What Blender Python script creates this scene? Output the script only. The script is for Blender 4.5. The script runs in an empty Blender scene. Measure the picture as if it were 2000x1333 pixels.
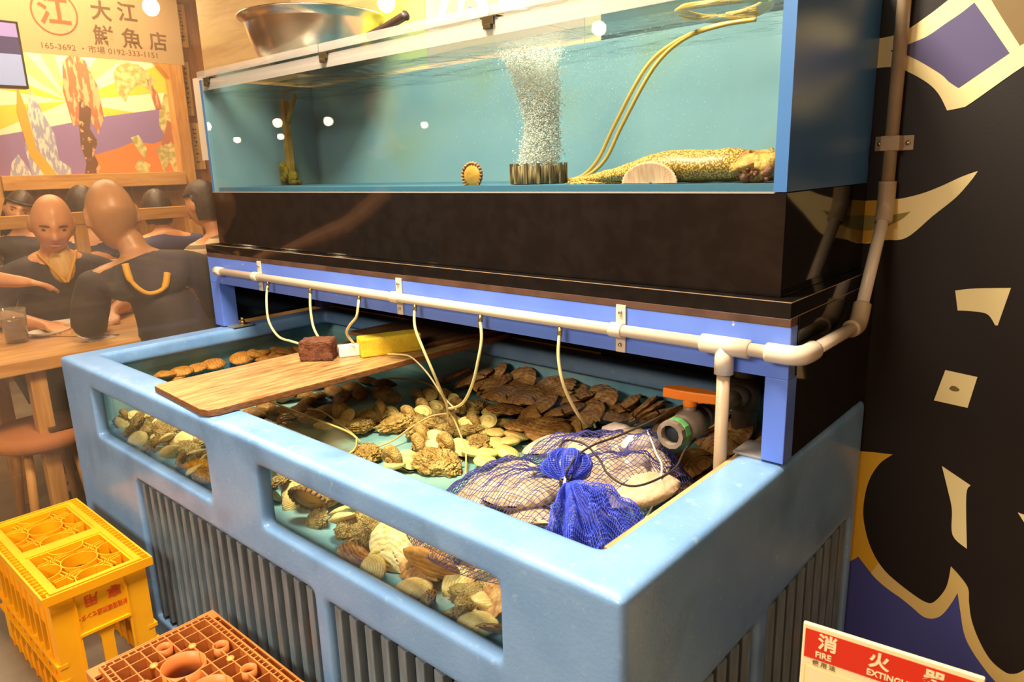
import bpy, bmesh, math, random
from mathutils import Vector, Matrix, Euler, noise
R = math.radians
PI = math.pi
random.seed(7)
scene = bpy.context.scene
COL = scene.collection

# ------------------------------------------------------------------ camera
cam_d = bpy.data.cameras.new('camera')
cam = bpy.data.objects.new('camera', cam_d)
COL.objects.link(cam)
cam.location = (2.4216, -0.6587, 1.274)
cam.rotation_euler = (1.3338, 0.0286, 0.7239)
cam_d.sensor_width = 36
cam_d.lens = 25.316
cam_d.clip_start = 0.02
cam_d.dof.use_dof = True
cam_d.dof.focus_distance = 1.75
cam_d.dof.aperture_fstop = 9.0
scene.camera = cam

# ------------------------------------------------------------------ world, lights, exposure
w = bpy.data.worlds.new('world')
scene.world = w
w.use_nodes = True
w.node_tree.nodes['Background'].inputs[0].default_value = (1.0, 0.8, 0.55, 1)
w.node_tree.nodes['Background'].inputs[1].default_value = 0.25
vs = scene.view_settings
scene.display_settings.display_device = 'sRGB'
vs.view_transform = 'Standard'
vs.look = 'None'
vs.gamma = 1
vs.use_curve_mapping = False
vs.exposure = 0.72
cy = scene.cycles
cy.max_bounces = 8
cy.diffuse_bounces = 3
cy.glossy_bounces = 4
cy.transmission_bounces = 6
cy.transparent_max_bounces = 24
cy.caustics_reflective = False
cy.caustics_refractive = False
cy.sample_clamp_indirect = 6

def area_light(name, loc, size, power, color, rot=(0, 0, 0), size_y=None):
    d = bpy.data.lights.new(name, 'AREA')
    d.size = size
    if size_y:
        d.shape = 'RECTANGLE'; d.size_y = size_y
    d.energy = power
    d.color = color
    o = bpy.data.objects.new(name, d)
    o.location = loc
    o.rotation_euler = rot
    COL.objects.link(o)
    return o

WARM = (1.0, 0.80, 0.52)
SOFT = (1.0, 0.87, 0.68)
area_light('ceiling_lamp_over_tank', (1.30, -0.08, 2.56), 0.6, 75, SOFT)
area_light('aisle_fill_light', (1.4, -3.0, 2.56), 1.6, 122, SOFT)  # unseen fill light added behind the camera to brighten the front
area_light('ceiling_lamp_painting', (-2.95, 1.45, 2.56), 0.5, 24, WARM)
area_light('right_fill_light', (3.7, -0.4, 2.56), 0.8, 11, WARM)  # unseen fill light added at right to brighten the aquarium's side wall
area_light('dining_fill_light', (-2.0, 0.6, 2.56), 1.8, 50, WARM)  # unseen area light added in place of the dining room's pendant bulbs

# ------------------------------------------------------------------ material helpers
def srgb(r, g, b):
    f = lambda c: c/12.92 if c <= 0.04045 else ((c+0.055)/1.055)**2.4
    return (f(r/255), f(g/255), f(b/255), 1)

def mat(name, col, rough=0.5, metal=0.0, col2=None, nscale=20, bump=0.0, bscale=60, spec=0.5, detail=4,
        emit=0, stretch=None, alpha=1.0, coat=0.0, lo=0.4, hi=0.62, bdist=0.002, trans=0.0, sss=0.0):
    m = bpy.data.materials.new(name)
    m.use_nodes = True
    nt = m.node_tree
    b = nt.nodes['Principled BSDF']
    b.inputs['Base Color'].default_value = col
    b.inputs['Roughness'].default_value = rough
    b.inputs['Metallic'].default_value = metal
    b.inputs['Specular IOR Level'].default_value = spec
    b.inputs['Coat Weight'].default_value = coat
    if trans: b.inputs['Transmission Weight'].default_value = trans
    if alpha < 1: b.inputs['Alpha'].default_value = alpha
    if emit:
        b.inputs['Emission Color'].default_value = col
        b.inputs['Emission Strength'].default_value = emit
    tc = None
    if col2 is not None or bump:
        tc = nt.nodes.new('ShaderNodeTexCoord')
        src = tc.outputs['Object']
        if stretch:
            mp = nt.nodes.new('ShaderNodeMapping')
            mp.inputs['Scale'].default_value = stretch
            nt.links.new(src, mp.inputs[0]); src = mp.outputs[0]
    if col2 is not None:
        n = nt.nodes.new('ShaderNodeTexNoise')
        n.inputs['Scale'].default_value = nscale
        n.inputs['Detail'].default_value = detail
        nt.links.new(src, n.inputs['Vector'])
        r = nt.nodes.new('ShaderNodeValToRGB')
        r.color_ramp.elements[0].position = lo
        r.color_ramp.elements[1].position = hi
        r.color_ramp.elements[0].color = col
        r.color_ramp.elements[1].color = col2
        nt.links.new(n.outputs[0], r.inputs[0])
        nt.links.new(r.outputs[0], b.inputs['Base Color'])
    if bump:
        n = nt.nodes.new('ShaderNodeTexNoise')
        n.inputs['Scale'].default_value = bscale
        n.inputs['Detail'].default_value = 3
        nt.links.new(src, n.inputs['Vector'])
        bp = nt.nodes.new('ShaderNodeBump')
        bp.inputs['Strength'].default_value = bump
        bp.inputs['Distance'].default_value = bdist
        nt.links.new(n.outputs[0], bp.inputs['Height'])
        nt.links.new(bp.outputs[0], b.inputs['Normal'])
    return m

def add_mask(m, col, scale, lo, hi, stretch=None, detail=6):
    """a second, patchy colour over a material (rust, scuffs, dirt)"""
    nt = m.node_tree
    b = nt.nodes['Principled BSDF']
    tc = nt.nodes.new('ShaderNodeTexCoord')
    src = tc.outputs['Object']
    if stretch:
        mp = nt.nodes.new('ShaderNodeMapping'); mp.inputs['Scale'].default_value = stretch
        nt.links.new(src, mp.inputs[0]); src = mp.outputs[0]
    n = nt.nodes.new('ShaderNodeTexNoise'); n.inputs['Scale'].default_value = scale; n.inputs['Detail'].default_value = detail
    nt.links.new(src, n.inputs['Vector'])
    r = nt.nodes.new('ShaderNodeMapRange'); r.inputs[1].default_value = lo; r.inputs[2].default_value = hi
    nt.links.new(n.outputs[0], r.inputs[0])
    mx = nt.nodes.new('ShaderNodeMix'); mx.data_type = 'RGBA'
    nt.links.new(r.outputs[0], mx.inputs['Factor'])
    if b.inputs['Base Color'].is_linked:
        nt.links.new(b.inputs['Base Color'].links[0].from_socket, mx.inputs['A'])
    else:
        mx.inputs['A'].default_value = b.inputs['Base Color'].default_value
    mx.inputs['B'].default_value = col
    nt.links.new(mx.outputs['Result'], b.inputs['Base Color'])
    return m

def wood(name, c1, c2, axis='X', scale=6, rough=0.5, ring=9, coat=0.0, bump=0.15):
    m = bpy.data.materials.new(name); m.use_nodes = True
    nt = m.node_tree; b = nt.nodes['Principled BSDF']
    b.inputs['Roughness'].default_value = rough
    b.inputs['Coat Weight'].default_value = coat
    tc = nt.nodes.new('ShaderNodeTexCoord'); mp = nt.nodes.new('ShaderNodeMapping')
    st = {'X': (0.12, 1, 1), 'Y': (1, 0.12, 1), 'Z': (1, 1, 0.12)}[axis]
    mp.inputs['Scale'].default_value = [s*scale for s in st]
    nt.links.new(tc.outputs['Object'], mp.inputs[0])
    n = nt.nodes.new('ShaderNodeTexNoise'); n.inputs['Scale'].default_value = ring; n.inputs['Detail'].default_value = 8
    n.inputs['Roughness'].default_value = 0.65; n.inputs['Distortion'].default_value = 0.6
    nt.links.new(mp.outputs[0], n.inputs['Vector'])
    r = nt.nodes.new('ShaderNodeValToRGB')
    r.color_ramp.elements[0].position = 0.36; r.color_ramp.elements[1].position = 0.62
    r.color_ramp.elements[0].color = c2; r.color_ramp.elements[1].color = c1
    nt.links.new(n.outputs[0], r.inputs[0]); nt.links.new(r.outputs[0], b.inputs['Base Color'])
    bp = nt.nodes.new('ShaderNodeBump'); bp.inputs['Strength'].default_value = bump; bp.inputs['Distance'].default_value = 0.002
    nt.links.new(n.outputs[0], bp.inputs['Height']); nt.links.new(bp.outputs[0], b.inputs['Normal'])
    return m

def clear(name, tint=(1, 1, 1, 1), rough=0.0, ior=1.45, haze=0.0, haze_col=(1, 1, 1, 1), bump=0.0, bscale=8, bdist=0.01, stretch=None, refl=1.0):
    """clear sheet: see-through body, mirror reflection by angle, optional milky haze"""
    m = bpy.data.materials.new(name); m.use_nodes = True
    nt = m.node_tree; nt.nodes.clear()
    out = nt.nodes.new('ShaderNodeOutputMaterial')
    t = nt.nodes.new('ShaderNodeBsdfTransparent'); t.inputs[0].default_value = tint
    g = nt.nodes.new('ShaderNodeBsdfGlossy'); g.inputs['Roughness'].default_value = rough
    # Schlick reflectance from the facing angle (the same from both sides of the sheet)
    lw = nt.nodes.new('ShaderNodeLayerWeight'); lw.inputs['Blend'].default_value = 0.5
    pw = nt.nodes.new('ShaderNodeMath'); pw.operation = 'POWER'; pw.inputs[1].default_value = 5.0
    nt.links.new(lw.outputs['Facing'], pw.inputs[0])
    f0 = ((ior-1)/(ior+1))**2
    fr = nt.nodes.new('ShaderNodeMath'); fr.operation = 'MULTIPLY_ADD'; fr.inputs[1].default_value = 1-f0; fr.inputs[2].default_value = f0
    nt.links.new(pw.outputs[0], fr.inputs[0])
    mx = nt.nodes.new('ShaderNodeMixShader')
    body = t.outputs[0]
    if haze:
        d = nt.nodes.new('ShaderNodeBsdfDiffuse'); d.inputs[0].default_value = haze_col
        m2 = nt.nodes.new('ShaderNodeMixShader'); m2.inputs[0].default_value = haze
        nt.links.new(t.outputs[0], m2.inputs[1]); nt.links.new(d.outputs[0], m2.inputs[2])
        body = m2.outputs[0]
    fac = fr.outputs[0]
    if refl != 1.0:
        mm = nt.nodes.new('ShaderNodeMath'); mm.operation = 'MULTIPLY'; mm.inputs[1].default_value = refl
        nt.links.new(fac, mm.inputs[0]); fac = mm.outputs[0]
    nt.links.new(fac, mx.inputs[0]); nt.links.new(body, mx.inputs[1]); nt.links.new(g.outputs[0], mx.inputs[2])
    nt.links.new(mx.outputs[0], out.inputs[0])
    if bump:
        tc = nt.nodes.new('ShaderNodeTexCoord'); src = tc.outputs['Object']
        if stretch:
            mp = nt.nodes.new('ShaderNodeMapping'); mp.inputs['Scale'].default_value = stretch
            nt.links.new(src, mp.inputs[0]); src = mp.outputs[0]
        n = nt.nodes.new('ShaderNodeTexNoise'); n.inputs['Scale'].default_value = bscale; n.inputs['Detail'].default_value = 3
        nt.links.new(src, n.inputs['Vector'])
        bp = nt.nodes.new('ShaderNodeBump'); bp.inputs['Strength'].default_value = bump; bp.inputs['Distance'].default_value = bdist
        nt.links.new(n.outputs[0], bp.inputs['Height'])
        nt.links.new(bp.outputs[0], g.inputs['Normal']); nt.links.new(bp.outputs[0], lw.inputs['Normal'])
    return m

# ------------------------------------------------------------------ object helpers
def tag(o, label=None, cat=None, group=None, kind=None):
    if label: o['label'] = label
    if cat: o['category'] = cat
    if group: o['group'] = group
    if kind: o['kind'] = kind
    return o

def thing(name, label, cat, loc=(0, 0, 0), group=None, rot=(0, 0, 0)):
    o = bpy.data.objects.new(name, None)
    o.empty_display_size = 0.05
    o.location = loc; o.rotation_euler = rot
    COL.objects.link(o)
    return tag(o, label, cat, group)

def link_mesh(name, me, m, parent=None, loc=None, rot=None):
    o = bpy.data.objects.new(name, me)
    COL.objects.link(o)
    if m is not None and not me.materials:
        for q in (m if isinstance(m, (list, tuple)) else [m]): me.materials.append(q)
    if parent is not None: o.parent = parent
    if loc: o.location = loc
    if rot: o.rotation_euler = rot
    return o

class MB:
    def __init__(self, origin=(0, 0, 0)):
        self.bm = bmesh.new(); self.o = Vector(origin)
    def _add(self, vs, fs, mi=0, smooth=False):
        bv = [self.bm.verts.new(Vector(v) - self.o) for v in vs]
        for f in fs:
            try:
                q = self.bm.faces.new([bv[i] for i in f]); q.material_index = mi; q.smooth = smooth
            except ValueError: pass
        return bv
    def box(self, a, b, M=None, mi=0):
        x0, y0, z0 = a; x1, y1, z1 = b
        v = [Vector(p) for p in ((x0,y0,z0),(x1,y0,z0),(x1,y1,z0),(x0,y1,z0),(x0,y0,z1),(x1,y0,z1),(x1,y1,z1),(x0,y1,z1))]
        if M is not None: v = [M @ p for p in v]
        self._add(v, ((0,3,2,1),(4,5,6,7),(0,1,5,4),(1,2,6,5),(2,3,7,6),(3,0,4,7)), mi)
        return self
    def prism(self, pts, h0, h1, axis='z', mi=0):
        """polygon extruded; pts are 2D in the other two axes order"""
        def P(p, h):
            return {'z': (p[0], p[1], h), 'y': (p[0], h, p[1]), 'x': (h, p[0], p[1])}[axis]
        n = len(pts)
        v = [P(p, h0) for p in pts] + [P(p, h1) for p in pts]
        f = [tuple(range(n-1, -1, -1)), tuple(range(n, 2*n))] + [(i, (i+1) % n, n+(i+1) % n, n+i) for i in range(n)]
        self._add(v, f, mi)
        return self
    def tube(self, path, r, n=10, cap=True, closed=False, mi=0):
        path = [Vector(p) for p in path]
        rr = r if isinstance(r, (list, tuple)) else [r]*len(path)
        N = len(path); vs = []; fs = []
        up = None
        for i, p in enumerate(path):
            a = path[(i-1) % N] if (i > 0 or closed) else p
            b = path[(i+1) % N] if (i < N-1 or closed) else p
            t = (b-a).normalized()
            if up is None:
                up = Vector((0, 0, 1)) if abs(t.z) < 0.9 else Vector((1, 0, 0))
            s = t.cross(up).normalized(); up = s.cross(t).normalized()
            for k in range(n):
                an = 2*PI*k/n
                vs.append(p + (s*math.cos(an) + up*math.sin(an))*rr[i])
        for i in range(N if closed else N-1):
            j = (i+1) % N
            for k in range(n):
                fs.append((i*n+k, i*n+(k+1) % n, j*n+(k+1) % n, j*n+k))
        if cap and not closed:
            fs.append(tuple(range(n-1, -1, -1))); fs.append(tuple(range((N-1)*n, N*n)))
        self._add(vs, fs, mi, True)
        return self
    def cyl(self, a, b, r, r2=None, n=20, mi=0):
        return self.tube([a, b], [r, r if r2 is None else r2], n, mi=mi)
    def lathe(self, prof, c=(0, 0, 0), n=32, M=None, mi=0, closed=False):
        """prof: list of (r,z); revolve about z through c"""
        vs = []; fs = []
        for (r, z) in prof:
            for k in range(n):
                a = 2*PI*k/n
                v = Vector((r*math.cos(a), r*math.sin(a), z))
                if M is not None: v = M @ v
                vs.append(v + Vector(c))
        m = len(prof)
        for i in range(m if closed else m-1):
            j = (i+1) % m
            for k in range(n):
                fs.append((i*n+k, i*n+(k+1) % n, j*n+(k+1) % n, j*n+k))
        self._add(vs, fs, mi, True)
        return self
    def ball(self, c, r, seg=12, M=None, mi=0):
        rx, ry, rz = r if isinstance(r, (list, tuple)) else (r, r, r)
        prof = [(math.sin(PI*i/seg), -math.cos(PI*i/seg)) for i in range(seg+1)]
        vs = []; fs = []; n = seg*2
        for (q, z) in prof:
            for k in range(n):
                a = 2*PI*k/n
                v = Vector((q*math.cos(a)*rx, q*math.sin(a)*ry, z*rz))
                if M is not None: v = M @ v
                vs.append(v + Vector(c))
        for i in range(seg):
            for k in range(n):
                fs.append((i*n+k, i*n+(k+1) % n, (i+1)*n+(k+1) % n, (i+1)*n+k))
        self._add(vs, fs, mi, True)
        return self
    def grid(self, f, nu, nv, mi=0, closeu=False, closev=False):
        vs = [f(i/nu, j/nv) for i in range(nu+1) for j in range(nv+1)]
        fs = [(i*(nv+1)+j, (i+1)*(nv+1)+j, (i+1)*(nv+1)+j+1, i*(nv+1)+j+1) for i in range(nu) for j in range(nv)]
        self._add(vs, fs, mi, True)
        return self
    def mesh(self, name, merge=1e-5, bevel=0, seg=2, ang=40, fix=True):
        bm = self.bm
        if merge: bmesh.ops.remove_doubles(bm, verts=bm.verts[:], dist=merge)
        if fix: bmesh.ops.recalc_face_normals(bm, faces=bm.faces[:])
        if bevel:
            es = [e for e in bm.edges if len(e.link_faces) == 2 and e.calc_face_angle(0) > R(ang)]
            bmesh.ops.bevel(bm, geom=es, offset=bevel, segments=seg, profile=0.6, affect='EDGES', clamp_overlap=True)
        me = bpy.data.meshes.new(name)
        bm.to_mesh(me); bm.free()
        return me
    def obj(self, name, m, parent=None, bevel=0, seg=2, loc=None, rot=None, ang=40, merge=1e-5, fix=True):
        return link_mesh(name, self.mesh(name, merge, bevel, seg, ang, fix), m, parent, loc, rot)

def evaluated(o):
    dg = bpy.context.evaluated_depsgraph_get()
    return bpy.data.meshes.new_from_object(o.evaluated_get(dg), depsgraph=dg)

def bake(o):
    """apply the modifiers of o"""
    bpy.context.view_layer.update()
    me = evaluated(o)
    old = o.data
    o.modifiers.clear(); o.data = me
    bpy.data.meshes.remove(old)
    return o

def smooth_shade(o, ang=35):
    me = o.data
    for p in me.polygons: p.use_smooth = True
    bm = bmesh.new(); bm.from_mesh(me)
    for e in bm.edges:
        e.smooth = not (len(e.link_faces) == 2 and e.calc_face_angle(0) > R(ang))
    bm.to_mesh(me); bm.free()
    return o

def boolean_cut(o, cutters):
    for c in cutters:
        md = o.modifiers.new('cut', 'BOOLEAN'); md.operation = 'DIFFERENCE'; md.object = c; md.solver = 'EXACT'
    bake(o)
    for c in cutters:
        me = c.data; bpy.data.objects.remove(c); bpy.data.meshes.remove(me)
    return o

def spline(pts, k=8, closed=False):
    pts = [Vector(p) for p in pts]; n = len(pts); out = []
    for i in range(n if closed else n-1):
        g = (lambda j: pts[j % n]) if closed else (lambda j: pts[max(0, min(n-1, j))])
        a, b, c, d = g(i-1), g(i), g(i+1), g(i+2)
        for s in range(k):
            t = s/k
            out.append(0.5*((2*b) + (-a+c)*t + (2*a-5*b+4*c-d)*t*t + (-a+3*b-3*c+d)*t**3))
    if not closed: out.append(pts[-1])
    return out

def text_mesh(s, size, name='lettering', depth=0.0006, bold=0.0, align='CENTER'):
    cu = bpy.data.curves.new(name, 'FONT')
    cu.body = s; cu.size = size; cu.extrude = depth; cu.offset = bold
    cu.align_x = align; cu.align_y = 'CENTER'
    cu.resolution_u = 3
    o = bpy.data.objects.new(name, cu); COL.objects.link(o)
    bpy.context.view_layer.update()
    me = evaluated(o)
    bpy.data.objects.remove(o); bpy.data.curves.remove(cu)
    me.name = name
    return me

def plane_matrix(origin, right, up):
    r = Vector(right).normalized(); u = Vector(up); u = (u - r*u.dot(r)).normalized(); n = r.cross(u)
    return Matrix(((r.x, u.x, n.x, origin[0]), (r.y, u.y, n.y, origin[1]), (r.z, u.z, n.z, origin[2]), (0, 0, 0, 1)))

def put_text(s, size, origin, right, up, m, parent=None, name='lettering', bold=0.0, sx=1.0, depth=0.0006):
    me = text_mesh(s, size, name, depth, bold)
    M = plane_matrix(origin, right, up) @ Matrix.Diagonal((sx, 1, 1, 1))
    me.transform(M)
    return link_mesh(name, me, m, parent)

def copy_tree(o, parent=None):
    c = o.copy(); COL.objects.link(c)
    if parent is not None: c.parent = parent
    for ch in o.children: copy_tree(ch, c)
    return c

ORD = ['first', 'second', 'third', 'fourth', 'fifth', 'sixth', 'seventh', 'eighth', 'ninth', 'tenth', 'eleventh', 'twelfth', 'thirteenth',
       'fourteenth', 'fifteenth', 'sixteenth', 'seventeenth', 'eighteenth', 'nineteenth', 'twentieth']

# ------------------------------------------------------------------ colours
M_FRP = mat('blue_frp', srgb(108, 150, 200), 0.30, col2=srgb(126, 165, 211), nscale=9, bump=0.35, bscale=130, bdist=0.0012, lo=0.3, hi=0.7)
add_mask(M_FRP, srgb(150, 184, 210), 60, 0.62, 0.78)
add_mask(M_FRP, srgb(84, 116, 152), 5, 0.55, 0.8)
M_FRP_IN = mat('tank_lining', srgb(112, 168, 190), 0.4, col2=srgb(150, 198, 208), nscale=7)
M_SLAT = mat('grey_slat', srgb(116, 132, 144), 0.5, col2=srgb(98, 114, 126), nscale=12, stretch=(6, 6, 1))
add_mask(M_SLAT, srgb(138, 112, 84), 8, 0.60, 0.78, stretch=(3, 3, 1))
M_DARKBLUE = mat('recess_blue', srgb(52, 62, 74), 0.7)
M_BLUE = mat('blue_frame_paint', srgb(92, 124, 216), 0.35, col2=srgb(100, 132, 220), nscale=6)
add_mask(M_BLUE, srgb(200, 200, 205), 46, 0.715, 0.74)
M_BLACK = mat('black_acrylic', srgb(20, 17, 16), 0.06, col2=srgb(26, 22, 20), nscale=30, spec=0.6)
add_mask(M_BLACK, srgb(150, 140, 120), 260, 0.77, 0.80)
M_TAPE = mat('brown_seal', srgb(92, 66, 52), 0.35, col2=srgb(70, 50, 40), nscale=14)
M_PVC = mat('ivory_pvc', srgb(214, 196, 172), 0.35)
M_PVC2 = mat('taupe_pvc', srgb(176, 152, 122), 0.4, col2=srgb(160, 138, 110), nscale=10)
M_STEEL = mat('steel', srgb(190, 186, 178), 0.22, 1.0)
M_BRASS = mat('dull_brass', srgb(186, 160, 96), 0.32, 1.0)
M_PLATE = mat('galvanised_plate', srgb(150, 148, 150), 0.5, 0.5, col2=srgb(170, 160, 150), nscale=40)
M_TUBE = mat('air_tube', srgb(222, 202, 140), 0.25, spec=0.6)
M_WALLBLACK = mat('mural_black', srgb(23, 15, 11), 0.5, col2=srgb(28, 19, 14), nscale=3, spec=0.35, bump=0.12, bscale=160, bdist=0.001)
M_CREAM = mat('mural_cream', srgb(242, 222, 160), 0.55)
M_MYELLOW = mat('mural_yellow', srgb(222, 170, 40), 0.5)
M_OCHRE = mat('mural_ochre', srgb(232, 200, 122), 0.5)
M_OLIVE = mat('mural_olive', srgb(150, 136, 62), 0.5)
M_OLIVE2 = mat('mural_olive_dark', srgb(122, 98, 52), 0.5)
M_SLATE = mat('mural_slate', srgb(78, 70, 112), 0.5)
M_MBLUE = mat('mural_blue', srgb(70, 76, 150), 0.5)
M_FLOOR = mat('floor_grey', srgb(128, 116, 98), 0.35, col2=srgb(112, 100, 84), nscale=5)
M_PLY = wood('plywood', srgb(232, 200, 138), srgb(206, 168, 104), 'X', 3, 0.6, 6)
M_PINE = wood('pine_beam', srgb(212, 162, 92), srgb(184, 128, 64), 'Y', 5, 0.5, 5)
M_PINEZ = wood('pine_post', srgb(212, 162, 92), srgb(184, 128, 64), 'Z', 5, 0.5, 5)
M_CEIL = mat('ceiling_cream', srgb(196, 160, 108), 0.8)
M_WARMWALL = wood('warm_panel', srgb(176, 122, 70), srgb(140, 92, 48), 'Z', 3, 0.6, 5)
M_GLASS = clear('clear_glass', (0.93, 0.97, 0.96, 1))
M_VINYL = clear('clear_vinyl', (0.84, 0.77, 0.67, 1), 0.04, 1.42, haze=0.075, haze_col=(0.66, 0.48, 0.33, 1), bump=0.25, bscale=3, bdist=0.01, stretch=(1, 1, 0.25))
M_WATER = clear('sea_water', (0.97, 0.93, 0.78, 1), 0.0, 1.33, bump=0.5, bscale=9, bdist=0.006)
M_WATER_UP = clear('aquarium_water', (0.93, 0.97, 0.97, 1), 0.02, 1.33, bump=0.9, bscale=16, bdist=0.012)
M_MILK = clear('milky_plastic', (0.95, 0.93, 0.9, 1), 0.15, 1.45, haze=0.22, haze_col=(0.85, 0.76, 0.68, 1))

# ------------------------------------------------------------------ the room
ZC = 2.62
def wallbox(name, a, b, m):
    return tag(MB().box(a, b).obj(name, m), kind='structure')
wallbox('floor', (-6.6, -5.2, -0.05), (4.6, 4.2, 0), M_FLOOR)
wallbox('ceiling', (-6.6, -5.2, ZC), (4.6, 4.2, ZC+0.05), M_CEIL)
wallbox('wall_back', (1.30, 0.965, 0), (4.6, 1.02, ZC), M_WALLBLACK)
wallbox('wall_plywood', (-0.80, 0.965, 0), (1.30, 1.02, ZC), M_PLY)
wallbox('wall_right', (4.6, -5.2, 0), (4.65, 1.02, ZC), M_WARMWALL)
wallbox('wall_front', (-6.6, -5.25, 0), (4.6, -5.2, ZC), M_WARMWALL)
wallbox('wall_left', (-6.65, -5.2, 0), (-6.6, 4.2, ZC), M_WARMWALL)
wallbox('wall_dining', (-3.68, 0.42, 0), (-3.61, 4.2, ZC), M_WARMWALL)
wallbox('wall_far', (-3.61, 4.15, 0), (-0.80, 4.2, ZC), M_WARMWALL)
wallbox('wall_return', (-0.80, 1.02, 0), (-0.75, 4.15, ZC), M_WARMWALL)

# painted letters on the black wall: each painted shape sits on its own thin film
MURAL = {
'cream_band':[(1.897,1.507),(1.957,1.501),(1.976,1.501),(1.996,1.504),(2.016,1.512),(2.05,1.533),(2.075,1.551),(2.094,1.566),(2.144,1.557),(2.145,1.541),(2.196,1.459),(2.202,1.46),(2.26,1.493),(2.265,1.455),(2.207,1.423),(2.132,1.366),(2.118,1.359),(2.094,1.355),(2.077,1.386),(2.055,1.409),(2.02,1.432),(1.995,1.443),(1.96,1.445),(1.902,1.442)],
'slate_diamond':[(2.006,1.477),(2.015,1.482),(2.047,1.493),(2.077,1.512),(2.101,1.527),(2.119,1.541),(2.148,1.499),(2.183,1.447),(2.109,1.394),(2.092,1.407),(2.077,1.422),(2.042,1.447),(2.017,1.462),(2.007,1.467)],
'olive_corner':[(2.143,1.56),(2.145,1.541),(2.196,1.459),(2.202,1.46),(2.26,1.493),(2.254,1.542)],
'eye':[(1.985,1.474),(1.99,1.476),(1.999,1.474),(2.003,1.471),(1.996,1.47)],
'crescent':[(1.912,1.203),(1.94,1.19),(1.964,1.185),(1.996,1.186),(2.028,1.19),(2.065,1.2),(2.097,1.214),(2.131,1.232),(2.156,1.242),(2.147,1.225),(2.125,1.193),(2.089,1.157),(2.045,1.112),(2.003,1.106),(1.966,1.097),(1.919,1.111)],
'crescent_yellow':[(1.958,1.185),(1.991,1.187),(1.988,1.103),(1.965,1.097)],
'crescent_ochre':[(1.991,1.187),(2.024,1.19),(2.031,1.109),(1.988,1.103)],
'crescent_olive':[(1.954,1.159),(1.962,1.156),(1.999,1.155),(2.027,1.16),(2.049,1.165),(2.035,1.15),(2.015,1.138),(1.99,1.128),(1.966,1.124),(1.957,1.124)],
'flag':[(2.142,1.013),(2.175,1.02),(2.232,1.026),(2.219,0.952),(2.215,0.952),(2.2,0.972),(2.174,0.975),(2.15,0.974)],
'square':[(2.141,0.85),(2.197,0.845),(2.187,0.779),(2.127,0.783)],
'square_dot':[(2.152,0.815),(2.156,0.82),(2.163,0.819),(2.17,0.814),(2.167,0.81),(2.158,0.809),(2.152,0.812)],
'loop':[(2.061,0.647),(2.039,0.622),(2.023,0.587),(2.015,0.549),(2.013,0.503),(2.018,0.468),(2.031,0.426),(2.047,0.395),(2.072,0.367),(2.104,0.347),(2.135,0.332),(2.154,0.326),(2.168,0.33),(2.183,0.357),(2.191,0.386),(2.193,0.427),(2.209,0.413),(2.228,0.39),(2.233,0.359),(2.242,0.319),(2.26,0.278),(2.283,0.244),(2.308,0.228),(2.324,0.229),(2.341,0.247),(2.374,0.301),(2.381,0.239),(2.347,0.192),(2.313,0.183),(2.298,0.197),(2.276,0.218),(2.249,0.251),(2.232,0.283),(2.22,0.332),(2.211,0.372),(2.202,0.342),(2.188,0.309),(2.172,0.293),(2.154,0.29),(2.131,0.303),(2.107,0.316),(2.079,0.328),(2.051,0.345),(2.027,0.369),(2.012,0.385),(2.002,0.373),(1.959,0.334),(1.937,0.627),(2.0,0.639),(2.026,0.643)],
'loop_yellow':[(2.061,0.647),(2.039,0.622),(2.023,0.587),(2.015,0.549),(2.013,0.503),(2.018,0.468),(2.031,0.426),(2.047,0.395),(2.055,0.384),(2.042,0.354),(2.027,0.369),(2.012,0.385),(2.002,0.373),(1.959,0.334),(1.937,0.627),(2.0,0.639),(2.026,0.643)],
'blue':[(1.959,0.334),(2.002,0.373),(2.012,0.385),(2.027,0.369),(2.051,0.345),(2.079,0.328),(2.107,0.316),(2.131,0.303),(2.154,0.29),(2.172,0.293),(2.188,0.309),(2.202,0.342),(2.211,0.372),(2.22,0.332),(2.232,0.283),(2.249,0.251),(2.276,0.218),(2.298,0.197),(2.313,0.183),(2.352,0.059),(1.994,-0.156)],
'sliver':[(2.155,0.645),(2.209,0.617),(2.204,0.592),(2.217,0.477),(2.189,0.499),(2.182,0.556),(2.17,0.598)],
'edge_sliver':[(2.293,0.583),(2.32,0.579),(2.325,0.537),(2.305,0.566)],
}
def painted(name, key, m, d, label=None, smooth=0):
    pts = MURAL[key]
    pts = soften(pts)
    o = MB((2.6, 0.965, 0.8)).prism(pts, 0.965 - d, 0.9655, 'y').obj(name, m)
    o.location = (2.6, 0.965, 0.8)
    return o
def soften(pts, k=5, corner=48):
    """round the drawn outline, keeping its sharp tips"""
    P = [Vector((a, b, 0)) for a, b in pts]; n = len(P); out = []
    sharp = []
    for i in range(n):
        a, b = P[i]-P[i-1], P[(i+1) % n]-P[i]
        sharp.append(a.length < 1e-6 or b.length < 1e-6 or a.angle(b) > R(corner))
    for i in range(n):
        b, c = P[i], P[(i+1) % n]
        a = b if sharp[i] else P[i-1]
        d = c if sharp[(i+1) % n] else P[(i+2) % n]
        for s in range(k):
            t = s/k
            q = 0.5*((2*b) + (-a+c)*t + (2*a-5*b+4*c-d)*t*t + (-a+3*b-3*c+d)*t**3)
            out.append((q.x, q.y))
    return out
def triangulated(o):
    bm = bmesh.new(); bm.from_mesh(o.data)
    bmesh.ops.triangulate(bm, faces=[f for f in bm.faces if len(f.verts) > 4], ngon_method='EAR_CLIP')
    bm.to_mesh(o.data); bm.free()
    return o
sign_art = thing('wall_lettering', 'huge cream and yellow outlined characters painted on the black wall at right', 'painted lettering', (2.6, 0.965, 0.8))
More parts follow.
